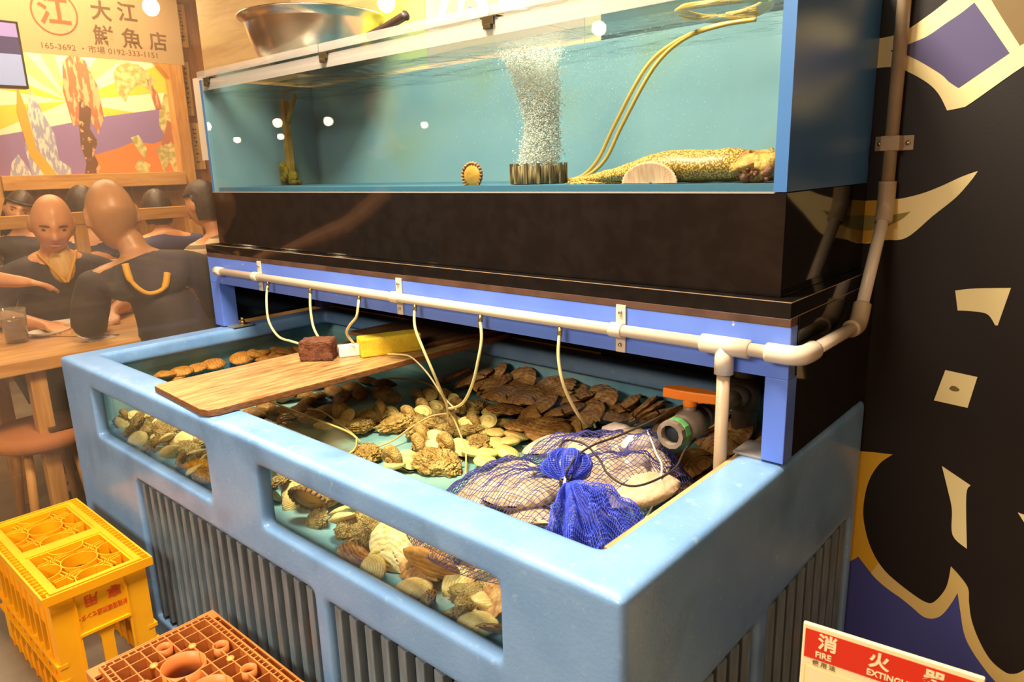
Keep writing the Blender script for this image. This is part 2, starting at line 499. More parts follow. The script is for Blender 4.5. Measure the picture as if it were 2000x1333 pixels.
for nm, key, m, d in (
        ('blue_ground', 'blue', M_MBLUE, 0.0008), ('olive_patch', 'olive_corner', M_OLIVE2, 0.0008), ('cream_stroke', 'cream_band', M_CREAM, 0.0012),
        ('slate_filling', 'slate_diamond', M_SLATE, 0.0016), ('dark_dot', 'eye', M_WALLBLACK, 0.0016),
        ('cream_stroke', 'crescent', M_CREAM, 0.0012), ('yellow_patch', 'crescent_yellow', M_MYELLOW, 0.0016), ('ochre_patch', 'crescent_ochre', M_OCHRE, 0.0016),
        ('olive_patch', 'crescent_olive', M_OLIVE, 0.0020), ('cream_stroke', 'flag', M_CREAM, 0.0012), ('cream_stroke', 'square', M_CREAM, 0.0012),
        ('olive_patch', 'square_dot', M_OLIVE2, 0.0016), ('cream_outline', 'loop', M_OCHRE, 0.0012), ('yellow_outline', 'loop_yellow', M_MYELLOW, 0.0016),
        ('cream_stroke', 'sliver', M_CREAM, 0.0012), ('cream_stroke', 'edge_sliver', M_CREAM, 0.0012)):
    o = triangulated(painted(nm, key, m, d))
    o.parent = sign_art; o.location = (0, 0, 0)

# ------------------------------------------------------------------ the lower live-shellfish tank
TZ = 0.76
FZ = 0.525          # tank floor
FZ2 = 0.592         # raised part of the floor
WZ = 0.672          # water level
def build_tank():
    b = MB().box((0, 0, 0), (2.0, 0.96, TZ)).obj('seafood_tank', M_FRP)
    cut = [MB().box((0.088, 0.088, 0.69), (1.91, 0.88, 1.0)).obj('c', None),
           MB().box((0.034, 0.034, FZ), (1.966, 0.925, 0.715)).obj('c', None),
           MB().box((0.226, -0.1, 0.556), (0.905, 0.06, 0.700)).obj('c', None),
           MB().box((1.127, -0.1, 0.570), (1.791, 0.06, 0.706)).obj('c', None),
           MB().box((0.459, -0.1, 0.07), (1.296, 0.032, 0.488)).obj('c', None),
           MB().box((1.338, -0.1, 0.07), (1.90, 0.032, 0.482)).obj('c', None),
           MB().box((1.968, 0.09, 0.07), (2.1, 0.425, 0.498)).obj('c', None),
           MB().box((1.968, 0.475, 0.07), (2.1, 0.925, 0.500)).obj('c', None)]
    boolean_cut(b, cut)
    # moulded fibreglass: one even skin with softly rounded edges
    md = b.modifiers.new('skin', 'REMESH'); md.mode = 'VOXEL'; md.voxel_size = 0.0065
    md = b.modifiers.new('soft', 'SMOOTH'); md.factor = 0.5; md.iterations = 8
    bake(b)
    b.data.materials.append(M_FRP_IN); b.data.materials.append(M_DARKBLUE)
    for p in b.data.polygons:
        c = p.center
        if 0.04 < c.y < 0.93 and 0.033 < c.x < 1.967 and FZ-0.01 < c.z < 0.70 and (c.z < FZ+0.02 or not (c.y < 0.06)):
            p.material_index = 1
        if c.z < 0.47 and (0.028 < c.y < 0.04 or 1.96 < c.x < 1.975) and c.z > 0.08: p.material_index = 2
    for p in b.data.polygons: p.use_smooth = True
    tag(b, 'large light blue shellfish tank with two windows, thick rim and slatted vents', 'fish tank')
    # window panes
    for x0, x1, z0, z1 in ((0.222, 0.909, 0.553, 0.704), (1.123, 1.795, 0.567, 0.710)):
        MB().box((x0, 0.026, z0), (x1, 0.0325, z1)).obj('window_pane', M_GLASS, b)
    # slatted vents
    def slats(name, lo, hi, z1, side):
        m = MB(); n = int((hi-lo)/0.0445); p = (hi-lo)/n
        for i in range(n):
            c = lo + p*(i+0.5)
            if side: T = Matrix.Translation((1.984, c, 0)) @ Matrix.Rotation(R(-10), 4, 'Z')
            else: T = Matrix.Translation((c, 0.017, 0)) @ Matrix.Rotation(R(-8), 4, 'Z')
            if side: m.box((-0.010, -0.0125, 0.080), (0.010, 0.0125, z1-0.007), T)
            else: m.box((-0.0125, -0.010, 0.080), (0.0125, 0.010, z1-0.007), T)
        return m.obj(name, M_SLAT, b, bevel=0.002, seg=2)
    slats('vent_slats', 0.462, 1.293, 0.488, False)
    slats('vent_slats', 1.341, 1.897, 0.482, False)
    slats('vent_slats', 0.093, 0.422, 0.498, True)
    slats('vent_slats', 0.478, 0.922, 0.500, True)
    MB().box((0.036, 0.215, FZ-0.01), (1.964, 0.922, FZ2)).obj('raised_floor', M_FRP_IN, b, bevel=0.006)
    # water
    wm = MB()
    wm.grid(lambda u, v: (0.036 + 1.928*u, 0.035 + 0.888*v, WZ), 60, 30)
    wm.obj('water', M_WATER, b)
    # lining strip, hold-down plates and bolts
    MB().box((1.903, 0.10, 0.69), (1.9115, 0.87, 0.7545)).obj('wood_edge', M_OAK, b, bevel=0.001)
    return b
M_OAK = wood('edge_wood', srgb(206, 164, 108), srgb(176, 130, 78), 'Y', 8, 0.5, 6)
tank = build_tank()

# ------------------------------------------------------------------ blue stand under the aquarium
ST = thing('aquarium_stand', 'bright blue stand on the tank rim carrying the black aquarium base', 'stand', (1.0, 0.73, TZ))
def st(name, a, b, m, bevel=0.0015):
    return MB(ST.location).box(a, b).obj(name, m, ST, bevel=bevel)
YF = 0.5017
o = MB(ST.location)
o.box((-0.020, YF, 0.915), (1.9965, YF+0.03, 1.005))
o.obj('front_beam', M_BLUE, ST, bevel=0.002)
st('front_post', (-0.020, YF, TZ+0.004), (0.040, YF+0.055, 0.915), M_BLUE)
st('front_post', (1.957, YF, TZ+0.004), (1.9965, YF+0.04, 0.915), M_BLUE)
st('back_post', (-0.015, 0.90, TZ+0.004), (0.04, 0.955, 1.005), M_BLUE)
st('side_panel', (1.984, YF+0.0405, TZ+0.003), (1.995, 0.961, 1.0185), M_BLACK)
st('side_panel', (-0.018, YF+0.056, TZ+0.006), (-0.008, 0.961, 1.0185), M_BLACK)
st('back_panel', (-0.008, 0.951, TZ+0.004), (1.984, 0.961, 1.0185), M_BLACK)
st('seal_strip', (-0.019, YF-0.001, 1.005), (1.9955, YF+0.03, 1.019), M_TAPE, 0.001)
# hold-down plates with bolts
for (x0, y0, x1, y1) in ((1.903, YF+0.005, 1.958, YF+0.075), (0.040, YF+0.01, 0.088, YF+0.085)):
    p = MB(ST.location).box((x0, y0, TZ+0.0005), (x1, y1, TZ+0.0055)).obj('hold_down_plate', M_PLATE, ST, bevel=0.001)
bl = MB(ST.location)
bl.cyl((0.068, YF+0.055, TZ+0.0055), (0.068, YF+0.055, TZ+0.0085), 0.013)
bl.cyl((0.068, YF+0.055, TZ+0.0085), (0.068, YF+0.055, TZ+0.018), 0.009, n=6)
bl.cyl((0.068, YF+0.055, TZ+0.018), (0.068, YF+0.055, TZ+0.030), 0.0055)
bl.obj('anchor_bolt', M_BRASS, ST)

# ------------------------------------------------------------------ the upper aquarium
BX0, BX1, BY0, BY1 = 0.0166, 1.9636, 0.5325, 0.961
AZ0, AZ1, AZT = 1.047, 1.223, 1.578
AQ = thing('aquarium', 'long glass fronted aquarium with black base and blue side walls', 'aquarium', (1.0, 0.747, 1.019))
def aq(name, a, b, m, bevel=0.0012):
    return MB(AQ.location).box(a, b).obj(name, m, AQ, bevel=bevel)
M_AQBLUE = mat('aquarium_blue', srgb(58, 108, 164), 0.30, col2=srgb(64, 112, 168), nscale=5, spec=0.6)
M_AQIN = mat('aquarium_lining', srgb(112, 148, 160), 0.5, col2=srgb(130, 160, 164), nscale=4, lo=0.3, hi=0.7)
add_mask(M_AQIN, srgb(118, 142, 118), 4, 0.5, 0.8)
M_AQFLOOR = mat('aquarium_floor', srgb(66, 116, 142), 0.5)
aq('base_flange', (-0.019, YF-0.001, 1.0192), (1.9946, 0.961, AZ0), M_BLACK)
M_EDGE_GLINT = mat('edge_glint', srgb(168, 140, 108), 0.3)  # pale strips paint the light caught along the flange edges
aq('edge_highlight', (-0.0192, YF-0.0013, AZ0-0.0012), (1.9948, YF-0.0009, AZ0+0.0001), M_EDGE_GLINT, 0)
aq('edge_highlight', (1.9946, YF-0.0009, AZ0-0.0012), (1.9950, 0.961, AZ0+0.0001), M_EDGE_GLINT, 0)
aq('edge_highlight', (1.9946, YF-0.0009, 1.0190), (1.9950, 0.961, 1.0202), M_EDGE_GLINT, 0)
aq('base_box', (BX0, BY0, AZ0+0.0003), (BX1, BY1, AZ1-0.002), M_BLACK)
aq('floor_panel', (BX0+0.02, BY0+0.013, AZ1-0.002), (BX1-0.022, BY1-0.014, AZ1+0.012), M_AQFLOOR, 0)
aq('back_wall', (BX0+0.016, BY1-0.014, AZ1-0.001), (BX1-0.022, BY1, AZT), M_AQIN, 0)
def twosided(name, a, b, inner_x):
    o = aq(name, a, b, [M_AQBLUE, M_AQIN], 0)
    for p in o.data.polygons:
        if abs(p.normal.x - inner_x) < 0.1: p.material_index = 1
    return o
twosided('side_wall', (BX1-0.022, BY0-0.001, AZ1-0.001), (BX1, BY1, AZT+0.02), -1)
twosided('side_wall', (BX0, BY0-0.001, AZ1-0.001), (BX0+0.016, BY1, AZT), 1)
aq('front_pane', (BX0+0.016, BY0, AZ1-0.001), (BX1-0.022, BY0+0.012, AZT-0.001), M_GLASS, 0)
aq('seal_line', (BX0, BY0-0.0012, AZ1-0.0035), (BX1-0.02, BY0-0.0002, AZ1-0.0005), M_MILK, 0)
aq('pane_edge_strip', (BX0+0.016, BY0-0.001, AZT-0.034), (BX1-0.022, BY0-0.0002, AZT-0.001), M_MILK, 0)
aq('pane_edge_strip', (BX0+0.016, BY0+0.0125, AZT-0.02), (BX1-0.022, BY0+0.05, AZT-0.012), M_MILK, 0)
wm = MB(AQ.location)
wm.grid(lambda u, v: (BX0+0.017+(BX1-BX0-0.04)*u, BY0+0.0125+(BY1-BY0-0.027)*v, 1.532 + 0.003*math.sin(31*u+9*v)*math.sin(17*v+4*u)), 120, 40)
wm.obj('water', M_WATER_UP, AQ)
# clips holding the lid
M_CLIP = mat('clip_plastic', srgb(58, 46, 24), 0.35)
for x in (0.075, 0.722, 1.318):
    c = MB(AQ.location)
    c.box((x-0.016, BY0-0.008, AZT-0.014), (x+0.016, BY0-0.0015, AZT+0.004))
    c.box((x-0.010, BY0-0.012, AZT-0.022), (x+0.010, BY0-0.0015, AZT-0.012))
    c.box((x-0.024, BY0-0.006, AZT+0.0005), (x+0.024, BY0+0.02, AZT+0.0045))
    c.obj('lid_clip', M_CLIP, AQ, bevel=0.0015)
# the glass lids
for i, (x0, x1, lab) in enumerate(((BX0, 0.70, 'clear lid sheet under the steel bowl, left end of the aquarium'),
                                   (0.705, 1.32, 'clear lid sheet over the middle of the aquarium, beside the dark knife handle'),
                                   (1.325, 1.74, 'clear lid sheet over the right end of the aquarium, above the bubble column'))):
    l = thing('glass_cover', lab, 'glass cover', ((x0+x1)/2, 0.72, AZT+0.005), group='glass covers of the aquarium')
    MB(l.location).box((x0, BY0-0.004, AZT+0.0052), (x1, 0.925, AZT+0.0105)).obj('sheet', M_GLASS, l)
    MB(l.location).box((x0, BY0-0.006, AZT+0.0052), (x1, BY0-0.0042, AZT+0.026)).obj('lip', M_MILK, l)
    e = MB(l.location)
    e.grid(lambda u, v: (x0+(x1-x0)*u, BY0-0.0035+0.05*v, AZT+0.012+0.006*abs(math.sin(19*u+3*i)*math.sin(7*u))*(1-v)+0.003*math.sin(30*u+8*v)), 60, 6)
    e.obj('plastic_film', M_MILK, l)

# ------------------------------------------------------------------ ivory air pipe along the front beam
PI_ = thing('air_pipe', 'ivory plastic air pipe clipped along the blue beam, rising up the black wall', 'pipe', (1.0, 0.485, 0.963))
def pv(): return MB(PI_.location)
py, pz = 0.485, 0.963
pv().cyl((0.085, py, pz), (2.005, py, pz), 0.0115).obj('long_pipe', M_PVC, PI_)
o = pv(); o.cyl((0.068, py, pz), (0.105, py, pz), 0.0145); o.ball((0.068, py, pz), (0.007, 0.0145, 0.0145)); o.obj('end_cap', M_PVC, PI_)
for x in (0.326, 1.005, 1.669):
    c = pv()
    c.cyl((x-0.014, py, pz), (x+0.014, py, pz), 0.0145)
    c.box((x-0.011, YF-0.0045, pz-0.047), (x+0.011, YF-0.0005, pz+0.047))
    c.box((x-0.011, py, pz-0.008), (x+0.011, YF-0.001, pz+0.008))
    k = c.obj('pipe_clip', M_PVC, PI_, bevel=0.0015)
    for z in (pz+0.032, pz-0.032):
        s = MB((0, 0, 0))
        s.lathe([(0, -0.004), (0.0035, -0.0035), (0.0045, 0)], (0, 0, 0), 12)
        s.obj('screw', M_STEEL, k, loc=(Vector((x, YF-0.0048, z)) - Vector(PI_.location)), rot=(R(-90), 0, 0))
t = pv(); t.cyl((1.848, py, pz), (1.934, py, pz), 0.0165); t.cyl((1.89, py, pz), (1.89, py, pz-0.05), 0.0165); t.obj('tee', M_PVC, PI_)
MB(PI_.location).cyl((1.89, py, pz-0.05), (1.89, py, 0.56), 0.0115).obj('drop_pipe', M_PVC2, PI_)
e = pv(); e.tube(spline([(1.965, py, pz), (2.000, py, pz), (2.015, py+0.006, pz), (2.021, py+0.022, pz), (2.021, py+0.055, pz)], 6), 0.0165, 16); e.obj('elbow', M_PVC, PI_)
pv().cyl((2.021, py+0.05, pz), (2.021, 0.74, pz), 0.0115).obj('side_pipe', M_PVC, PI_)
e = pv(); e.tube(spline([(2.021, 0.735, pz), (2.021, 0.765, pz), (2.020, 0.785, pz+0.010), (2.018, 0.805, pz+0.035)], 6), 0.0165, 16); e.obj('elbow', M_PVC2, PI_)
pv().cyl((2.018, 0.800, pz+0.028), (2.008, 0.938, 1.165), 0.0115).obj('slanting_pipe', M_PVC, PI_)
e = pv(); e.tube(spline([(2.0095, 0.925, 1.145), (2.008, 0.939, 1.167), (2.007, 0.944, 1.185), (2.0065, 0.945, 1.225)], 6), 0.0165, 16); e.obj('elbow', M_PVC2, PI_)
pv().cyl((2.0065, 0.945, 1.2), (2.0065, 0.945, 2.615), 0.0125).obj('riser_pipe', M_PVC2, PI_)
c = pv(); c.box((1.972, 0.9605, 1.284), (2.043, 0.9648, 1.313)); c.box((1.989, 0.9325, 1.284), (2.024, 0.961, 1.313))
k = c.obj('wall_clip', M_PVC2, PI_, bevel=0.003)
for x in (1.981, 2.033):
    s = MB(); s.lathe([(0, -0.004), (0.004, -0.0035), (0.005, 0)], (0, 0, 0), 12)
    s.obj('screw', M_STEEL, k, loc=Vector((x, 0.960, 1.2985)) - Vector(PI_.location), rot=(R(-90), 0, 0))
# air tubes hanging from brass nozzles
TUBES = [
    [(0.404, 0.478, 0.946), (0.408, 0.466, 0.90), (0.436, 0.45, 0.84), (0.50, 0.44, 0.802), (0.585, 0.432, 0.80), (0.63, 0.44, 0.795)],
    [(0.633, 0.478, 0.944), (0.642, 0.468, 0.90), (0.66, 0.46, 0.85), (0.69, 0.455, 0.82), (0.715, 0.45, 0.80)],
    [(0.861, 0.478, 0.944), (0.872, 0.465, 0.925), (0.868, 0.46, 0.90), (0.832, 0.462, 0.872), (0.805, 0.47, 0.845), (0.812, 0.485, 0.815)],
    [(1.085, 0.478, 0.943), (1.094, 0.468, 0.90), (1.118, 0.468, 0.85), (1.137, 0.48, 0.79), (1.13, 0.51, 0.73), (1.112, 0.545, 0.672), (1.105, 0.55, 0.60)],
    [(1.308, 0.478, 0.941), (1.318, 0.47, 0.90), (1.312, 0.462, 0.85), (1.287, 0.466, 0.79), (1.235, 0.485, 0.73), (1.16, 0.52, 0.69), (1.10, 0.556, 0.668)],
    [(1.534, 0.478, 0.940), (1.540, 0.466, 0.89), (1.551, 0.47, 0.83), (1.556, 0.51, 0.76), (1.52, 0.60, 0.70), (1.468, 0.69, 0.672), (1.46, 0.71, 0.65)]]
for i, p in enumerate(TUBES):
    t = MB(PI_.location).tube(spline(p, 8), 0.0036, 10).obj('air_tube', M_TUBE, PI_)
    n = MB(PI_.location)
    a = Vector(p[0])
    n.cyl(a + Vector((0, 0.003, 0.012)), a + Vector((0, 0, -0.004)), 0.0055, n=6)
    n.cyl(a + Vector((0, 0, -0.004)), a + Vector((0.0005, -0.003, -0.018)), 0.0046, 0.0042, n=10)
    n.obj('nozzle', M_BRASS, t)

# loose thin tubes lying in the water
M_TUBE2 = mat('thin_tube', srgb(206, 180, 130), 0.3)
LOOSE = (
    ([(0.90, 0.53, 0.7885), (0.95, 0.545, 0.791), (0.985, 0.548, 0.785), (1.05, 0.54, 0.755), (1.10, 0.545, 0.70), (1.14, 0.55, 0.672)], 'thin pale tube lying from the plank down to the water'),
    ([(0.72, 0.667, 0.655), (0.80, 0.69, 0.66), (0.886, 0.688, 0.66), (0.97, 0.65, 0.66), (1.044, 0.601, 0.66), (1.11, 0.555, 0.66)], 'thin tube under water curving from the plank to the hanging tubes'),
    ([(0.734, 0.371, 0.64), (0.80, 0.375, 0.645), (0.915, 0.372, 0.62), (0.97, 0.37, 0.60)], 'short thin tube under water among the dark clams'),
    ([(1.02, 0.33, 0.60), (1.05, 0.40, 0.61), (1.053, 0.47, 0.63), (1.075, 0.52, 0.65), (1.105, 0.55, 0.655)], 'thin tube under water curving over the turban shells'),
    ([(1.10, 0.556, 0.664), (1.15, 0.53, 0.655), (1.20, 0.50, 0.64), (1.26, 0.46, 0.62), (1.34, 0.38, 0.61)], 'thin tube under water running toward the blue net bag'))
for p, lab in LOOSE:
    tag(MB(p[0]).tube(spline(p, 6), 0.0024, 8).obj('thin_tube', M_TUBE2, loc=p[0]), lab, 'tube')

# ------------------------------------------------------------------ ball valve on the overflow pipe
VB = thing('ball_valve', 'grey plastic ball valve with orange handle and green collar above the water', 'valve', (1.772, 0.58, 0.762))
M_VG = mat('valve_grey', srgb(150, 134, 118), 0.45, col2=srgb(120, 104, 90), nscale=14)
M_VGREEN = mat('valve_green', srgb(112, 196, 112), 0.45, bump=0.4, bscale=240)
M_ORANGE = mat('handle_orange', srgb(255, 136, 30), 0.4)
M_DARKPIPE = mat('drain_grey', srgb(92, 78, 66), 0.5)
def ring_pipe(m, y0, y1, r0, r1, c=(1.772, 0.762), n=28, flat=None):
    prof = [(r0, y0), (r1, y0), (r1, y1), (r0, y1)]
    vs = []; fs = []
    for (r, y) in prof:
        for k in range(n):
            a = 2*PI*k/n
            vs.append((c[0] + r*math.cos(a), y, c[1] + r*math.sin(a)))
    for i in range(4):
        for k in range(n):
            fs.append((i*n+k, i*n+(k+1) % n, ((i+1) % 4)*n+(k+1) % n, ((i+1) % 4)*n+k))
    m._add(vs, fs, 0, False)
    return m
v = MB(VB.location); ring_pipe(v, 0.514, 0.528, 0.0195, 0.0285, n=12); ring_pipe(v, 0.528, 0.56, 0.0195, 0.0250)
v.obj('socket', M_VG, VB, bevel=0.0012)
v = MB(VB.location); ring_pipe(v, 0.529, 0.546, 0.0252, 0.0292, n=10); v.obj('green_collar', M_VGREEN, VB, bevel=0.001)
v = MB(VB.location)
v.ball((1.772, 0.592, 0.762), (0.033, 0.040, 0.033), 10)
v.cyl((1.772, 0.556, 0.762), (1.772, 0.628, 0.762), 0.0285, n=24)
v.cyl((1.772, 0.628, 0.762), (1.772, 0.655, 0.762), 0.0265, n=12)
v.cyl((1.772, 0.592, 0.785), (1.772, 0.592, 0.802), 0.013)
v.obj('valve_body', M_VG, VB)
v = MB(VB.location); v.cyl((1.772, 0.53, 0.762), (1.772, 0.535, 0.762), 0.0193); v.obj('bore', M_DARKBLUE, VB)
h = MB(VB.location)
h.cyl((1.772, 0.592, 0.800), (1.772, 0.592, 0.818), 0.014)
hp = [(-0.054, -0.010), (-0.054, 0.012), (-0.018, 0.020), (0.018, 0.020), (0.056, 0.011), (0.056, -0.010), (0.018, -0.014), (-0.018, -0.014)]
Mh = Matrix.Translation((1.772, 0.592, 0)) @ Matrix.Rotation(R(8), 4, 'Z')
n0 = [Mh @ Vector((x, y, 0.814)) for x, y in hp]; n1 = [Mh @ Vector((x, y, 0.834)) for x, y in hp]
h._add(n0 + n1, [tuple(range(7, -1, -1)), tuple(range(8, 16))] + [(i, (i+1) % 8, 8+(i+1) % 8, 8+i) for i in range(8)])
h.obj('handle', M_ORANGE, VB, bevel=0.003)
MB(VB.location).cyl((1.772, 0.65, 0.762), (1.772, 0.872, 0.762), 0.0175).obj('overflow_pipe', M_PVC2, VB)
d = MB(VB.location); d.cyl((1.772, 0.855, 0.56), (1.772, 0.855, 1.014), 0.028); d.cyl((1.772, 0.855, 0.725), (1.772, 0.855, 0.80), 0.034); d.cyl((1.772, 0.80, 0.762), (1.772, 0.85, 0.762), 0.025)
d.obj('drain_pipe', M_DARKPIPE, VB)

# ------------------------------------------------------------------ planks and cleaning things
M_BOARD = wood('weathered_board', srgb(190, 150, 94), srgb(128, 88, 46), 'Y', 8, 0.4, 9, coat=0.12, bump=0.4)
add_mask(M_BOARD, srgb(110, 70, 36), 7, 0.62, 0.75, stretch=(8, 0.8, 8))
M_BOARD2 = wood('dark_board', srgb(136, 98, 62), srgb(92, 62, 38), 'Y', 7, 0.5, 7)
M_PLYEDGE = mat('board_edge', srgb(150, 96, 50), 0.7, col2=srgb(96, 58, 30), nscale=60, stretch=(1, 1, 14))
def board(name, pts, z0, z1, m, lab, edge):
    o = MB((0.79, 0.4, z0)).prism(pts, z0, z1).obj(name, m, bevel=0.0025, seg=2, loc=(0.79, 0.4, z0))
    o.data.materials.append(edge)
    for p in o.data.polygons:
        if abs(p.normal.z) < 0.4: p.material_index = 1
    return tag(o, lab, 'plank')
board('wooden_plank', [(0.632, 0.018), (0.90, 0.003), (0.925, 0.010), (0.934, 0.03), (0.960, 0.62), (0.975, 0.945), (0.66, 0.945), (0.640, 0.62), (0.623, 0.034)], 0.7612, 0.7775, M_BOARD,
      'weathered wooden plank laid across the blue tank from the front rim', M_PLYEDGE)
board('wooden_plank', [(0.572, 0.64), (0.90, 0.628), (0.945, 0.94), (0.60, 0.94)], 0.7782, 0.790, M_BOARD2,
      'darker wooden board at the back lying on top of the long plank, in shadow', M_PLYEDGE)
M_SCRUB = mat('brown_scrub', srgb(122, 74, 46), 0.95, col2=srgb(96, 52, 30), nscale=70, bump=1.0, bscale=420, bdist=0.004)
M_SPONGE = mat('yellow_sponge', srgb(236, 206, 52), 0.9, col2=srgb(226, 190, 40), nscale=30, bump=0.5, bscale=260, bdist=0.002)
M_WHITE = mat('white_plastic', srgb(240, 236, 226), 0.35)
def soft_block(name, size, m, loc, rz, lab, cat, disp=0.0, bev=0.006):
    sx, sy, sz = size
    o = MB().box((-sx/2, -sy/2, 0), (sx/2, sy/2, sz)).obj(name, m, bevel=bev, seg=3)
    if disp:
        md = o.modifiers.new('s', 'SUBSURF'); md.levels = 4; md.subdivision_type = 'SIMPLE'
        bake(o)
        for v in o.data.vertices:
            q = v.co
            d = noise.noise_vector(q*45)*disp*0.6 + noise.noise_vector(q*500)*disp*0.55
            v.co = q + Vector((d.x, d.y, d.z if q.z > 0.003 else 0))
    for p in o.data.polygons: p.use_smooth = bool(disp)
    o.location = loc; o.rotation_euler = (0, 0, rz)
    return tag(o, lab, cat)
soft_block('scrub_pad', (0.090, 0.066, 0.055), M_SCRUB, (0.745, 0.415, 0.7776), R(42), 'brown fibrous scrub pad on the wooden plank', 'scrub pad', 0.004)
soft_block('plastic_block', (0.070, 0.036, 0.030), M_WHITE, (0.790, 0.490, 0.7776), R(62), 'white plastic block between the brown pad and the yellow sponge', 'block', 0, 0.004)
soft_block('sponge', (0.170, 0.060, 0.052), M_SPONGE, (0.853, 0.575, 0.7778), R(66), 'long bright yellow sponge lying on the wooden plank', 'sponge', 0.0012, 0.005)
tag(MB((0.95, 0.63, 0.7905)).box((0.915, 0.60, 0.7905), (0.965, 0.665, 0.7955)).obj('plastic_strip', M_GLASS, loc=(0.95, 0.63, 0.7905)), 'small clear plastic strip beside the yellow sponge', 'plastic strip')

# ------------------------------------------------------------------ perforated tray at the left end and clear scoop
M_TRAY = mat('tray_blue', srgb(64, 140, 190), 0.4)
def dots(m):
    nt = m.node_tree; b = nt.nodes['Principled BSDF']
    tc = nt.nodes.new('ShaderNodeTexCoord'); v = nt.nodes.new('ShaderNodeTexVoronoi'); v.inputs['Scale'].default_value = 70; v.inputs['Randomness'].default_value = 0
    r = nt.nodes.new('ShaderNodeMapRange'); r.inputs[1].default_value = 0.26; r.inputs[2].default_value = 0.31
    nt.links.new(tc.outputs['Object'], v.inputs['Vector']); nt.links.new(v.outputs['Distance'], r.inputs[0])
    mx = nt.nodes.new('ShaderNodeMix'); mx.data_type = 'RGBA'; mx.inputs['A'].default_value = srgb(24, 70, 96); mx.inputs['B'].default_value = b.inputs['Base Color'].default_value
    nt.links.new(r.outputs[0], mx.inputs['Factor']); nt.links.new(mx.outputs['Result'], b.inputs['Base Color'])
dots(M_TRAY)
tr = MB((0.2, 0.5, FZ2))
tr.box((0.05, 0.225, 0.600), (0.34, 0.90, 0.604))
for a, b in (((0.05, 0.225, FZ2+0.0005), (0.054, 0.90, 0.636)), ((0.336, 0.225, FZ2+0.0005), (0.34, 0.90, 0.610)), ((0.054, 0.225, FZ2+0.0005), (0.336, 0.229, 0.636)), ((0.054, 0.896, FZ2+0.0005), (0.336, 0.90, 0.636))):
    tr.box(a, b)
tag(tr.obj('perforated_tray', M_TRAY, loc=(0.2, 0.5, FZ2)), 'blue perforated tray under water at the left end of the tank, beneath the plank', 'tray')
M_SCOOP = clear('scoop_plastic', (0.86, 0.80, 0.66, 1), 0.05, 1.4, haze=0.12, haze_col=(0.95, 0.85, 0.65, 1))
M_SCOOPRIM = mat('scoop_rim', srgb(222, 192, 130), 0.3)
SC = thing('scoop', 'clear plastic trough scoop sunk by the front wall of the tank', 'scoop', (0.83, 0.22, FZ2))
def scp(u, v):
    x = 0.62 + 0.44*u; a = PI*(v)
    wdt = 0.058*(1-0.25*max(0, (u-0.8)/0.2)**2)
    return (x, 0.262 - 0.01*u - wdt*math.cos(a), 0.655 - (0.058 - 0.025*max(0, (u-0.75)/0.25))*math.sin(a)**0.6)
MB(SC.location).grid(scp, 24, 14).obj('trough', M_SCOOP, SC, fix=False)
rim = [scp(i/20, 0) for i in range(21)] + [scp(1, j/8) for j in range(1, 8)] + [scp(1-i/20, 1) for i in range(21)]
MB(SC.location).tube(rim, 0.0028, 6).obj('rim', M_SCOOPRIM, SC)

# ------------------------------------------------------------------ shellfish
def shell_mat(name, c1, c2, c3, scale=26, rough=0.55, dist=2.5, off=(0, -0.8, 0)):
    """growth bands around the hinge plus mottling; object coordinates, shells have unit size scaled by the object"""
    m = bpy.data.materials.new(name); m.use_nodes = True
    nt = m.node_tree; b = nt.nodes['Principled BSDF']; b.inputs['Roughness'].default_value = rough
    tc = nt.nodes.new('ShaderNodeTexCoord'); mp = nt.nodes.new('ShaderNodeMapping'); mp.inputs['Location'].default_value = [-c for c in off]
    nt.links.new(tc.outputs['Object'], mp.inputs[0])
    wv = nt.nodes.new('ShaderNodeTexWave'); wv.wave_type = 'RINGS'; wv.rings_direction = 'SPHERICAL'
    wv.inputs['Scale'].default_value = scale/10; wv.inputs['Distortion'].default_value = dist*1.8; wv.inputs['Detail'].default_value = 4; wv.inputs['Detail Scale'].default_value = 2.2
    nt.links.new(mp.outputs[0], wv.inputs[0])
    r = nt.nodes.new('ShaderNodeValToRGB'); r.color_ramp.elements[0].color = c1; r.color_ramp.elements[1].color = c2
    nt.links.new(wv.outputs['Fac'], r.inputs[0])
    n = nt.nodes.new('ShaderNodeTexNoise'); n.inputs['Scale'].default_value = 3.0; n.inputs['Detail'].default_value = 6
    nt.links.new(tc.outputs['Object'], n.inputs['Vector'])
    mr = nt.nodes.new('ShaderNodeMapRange'); mr.inputs[1].default_value = 0.45; mr.inputs[2].default_value = 0.7
    nt.links.new(n.outputs[0], mr.inputs[0])
    mx = nt.nodes.new('ShaderNodeMix'); mx.data_type = 'RGBA'; mx.inputs['B'].default_value = c3
    nt.links.new(mr.outputs[0], mx.inputs['Factor']); nt.links.new(r.outputs[0], mx.inputs['A']); nt.links.new(mx.outputs['Result'], b.inputs['Base Color'])
    bp = nt.nodes.new('ShaderNodeBump'); bp.inputs['Strength'].default_value = 0.2; bp.inputs['Distance'].default_value = 0.02
    nt.links.new(wv.outputs['Fac'], bp.inputs['Height']); nt.links.new(bp.outputs[0], b.inputs['Normal'])
    return m
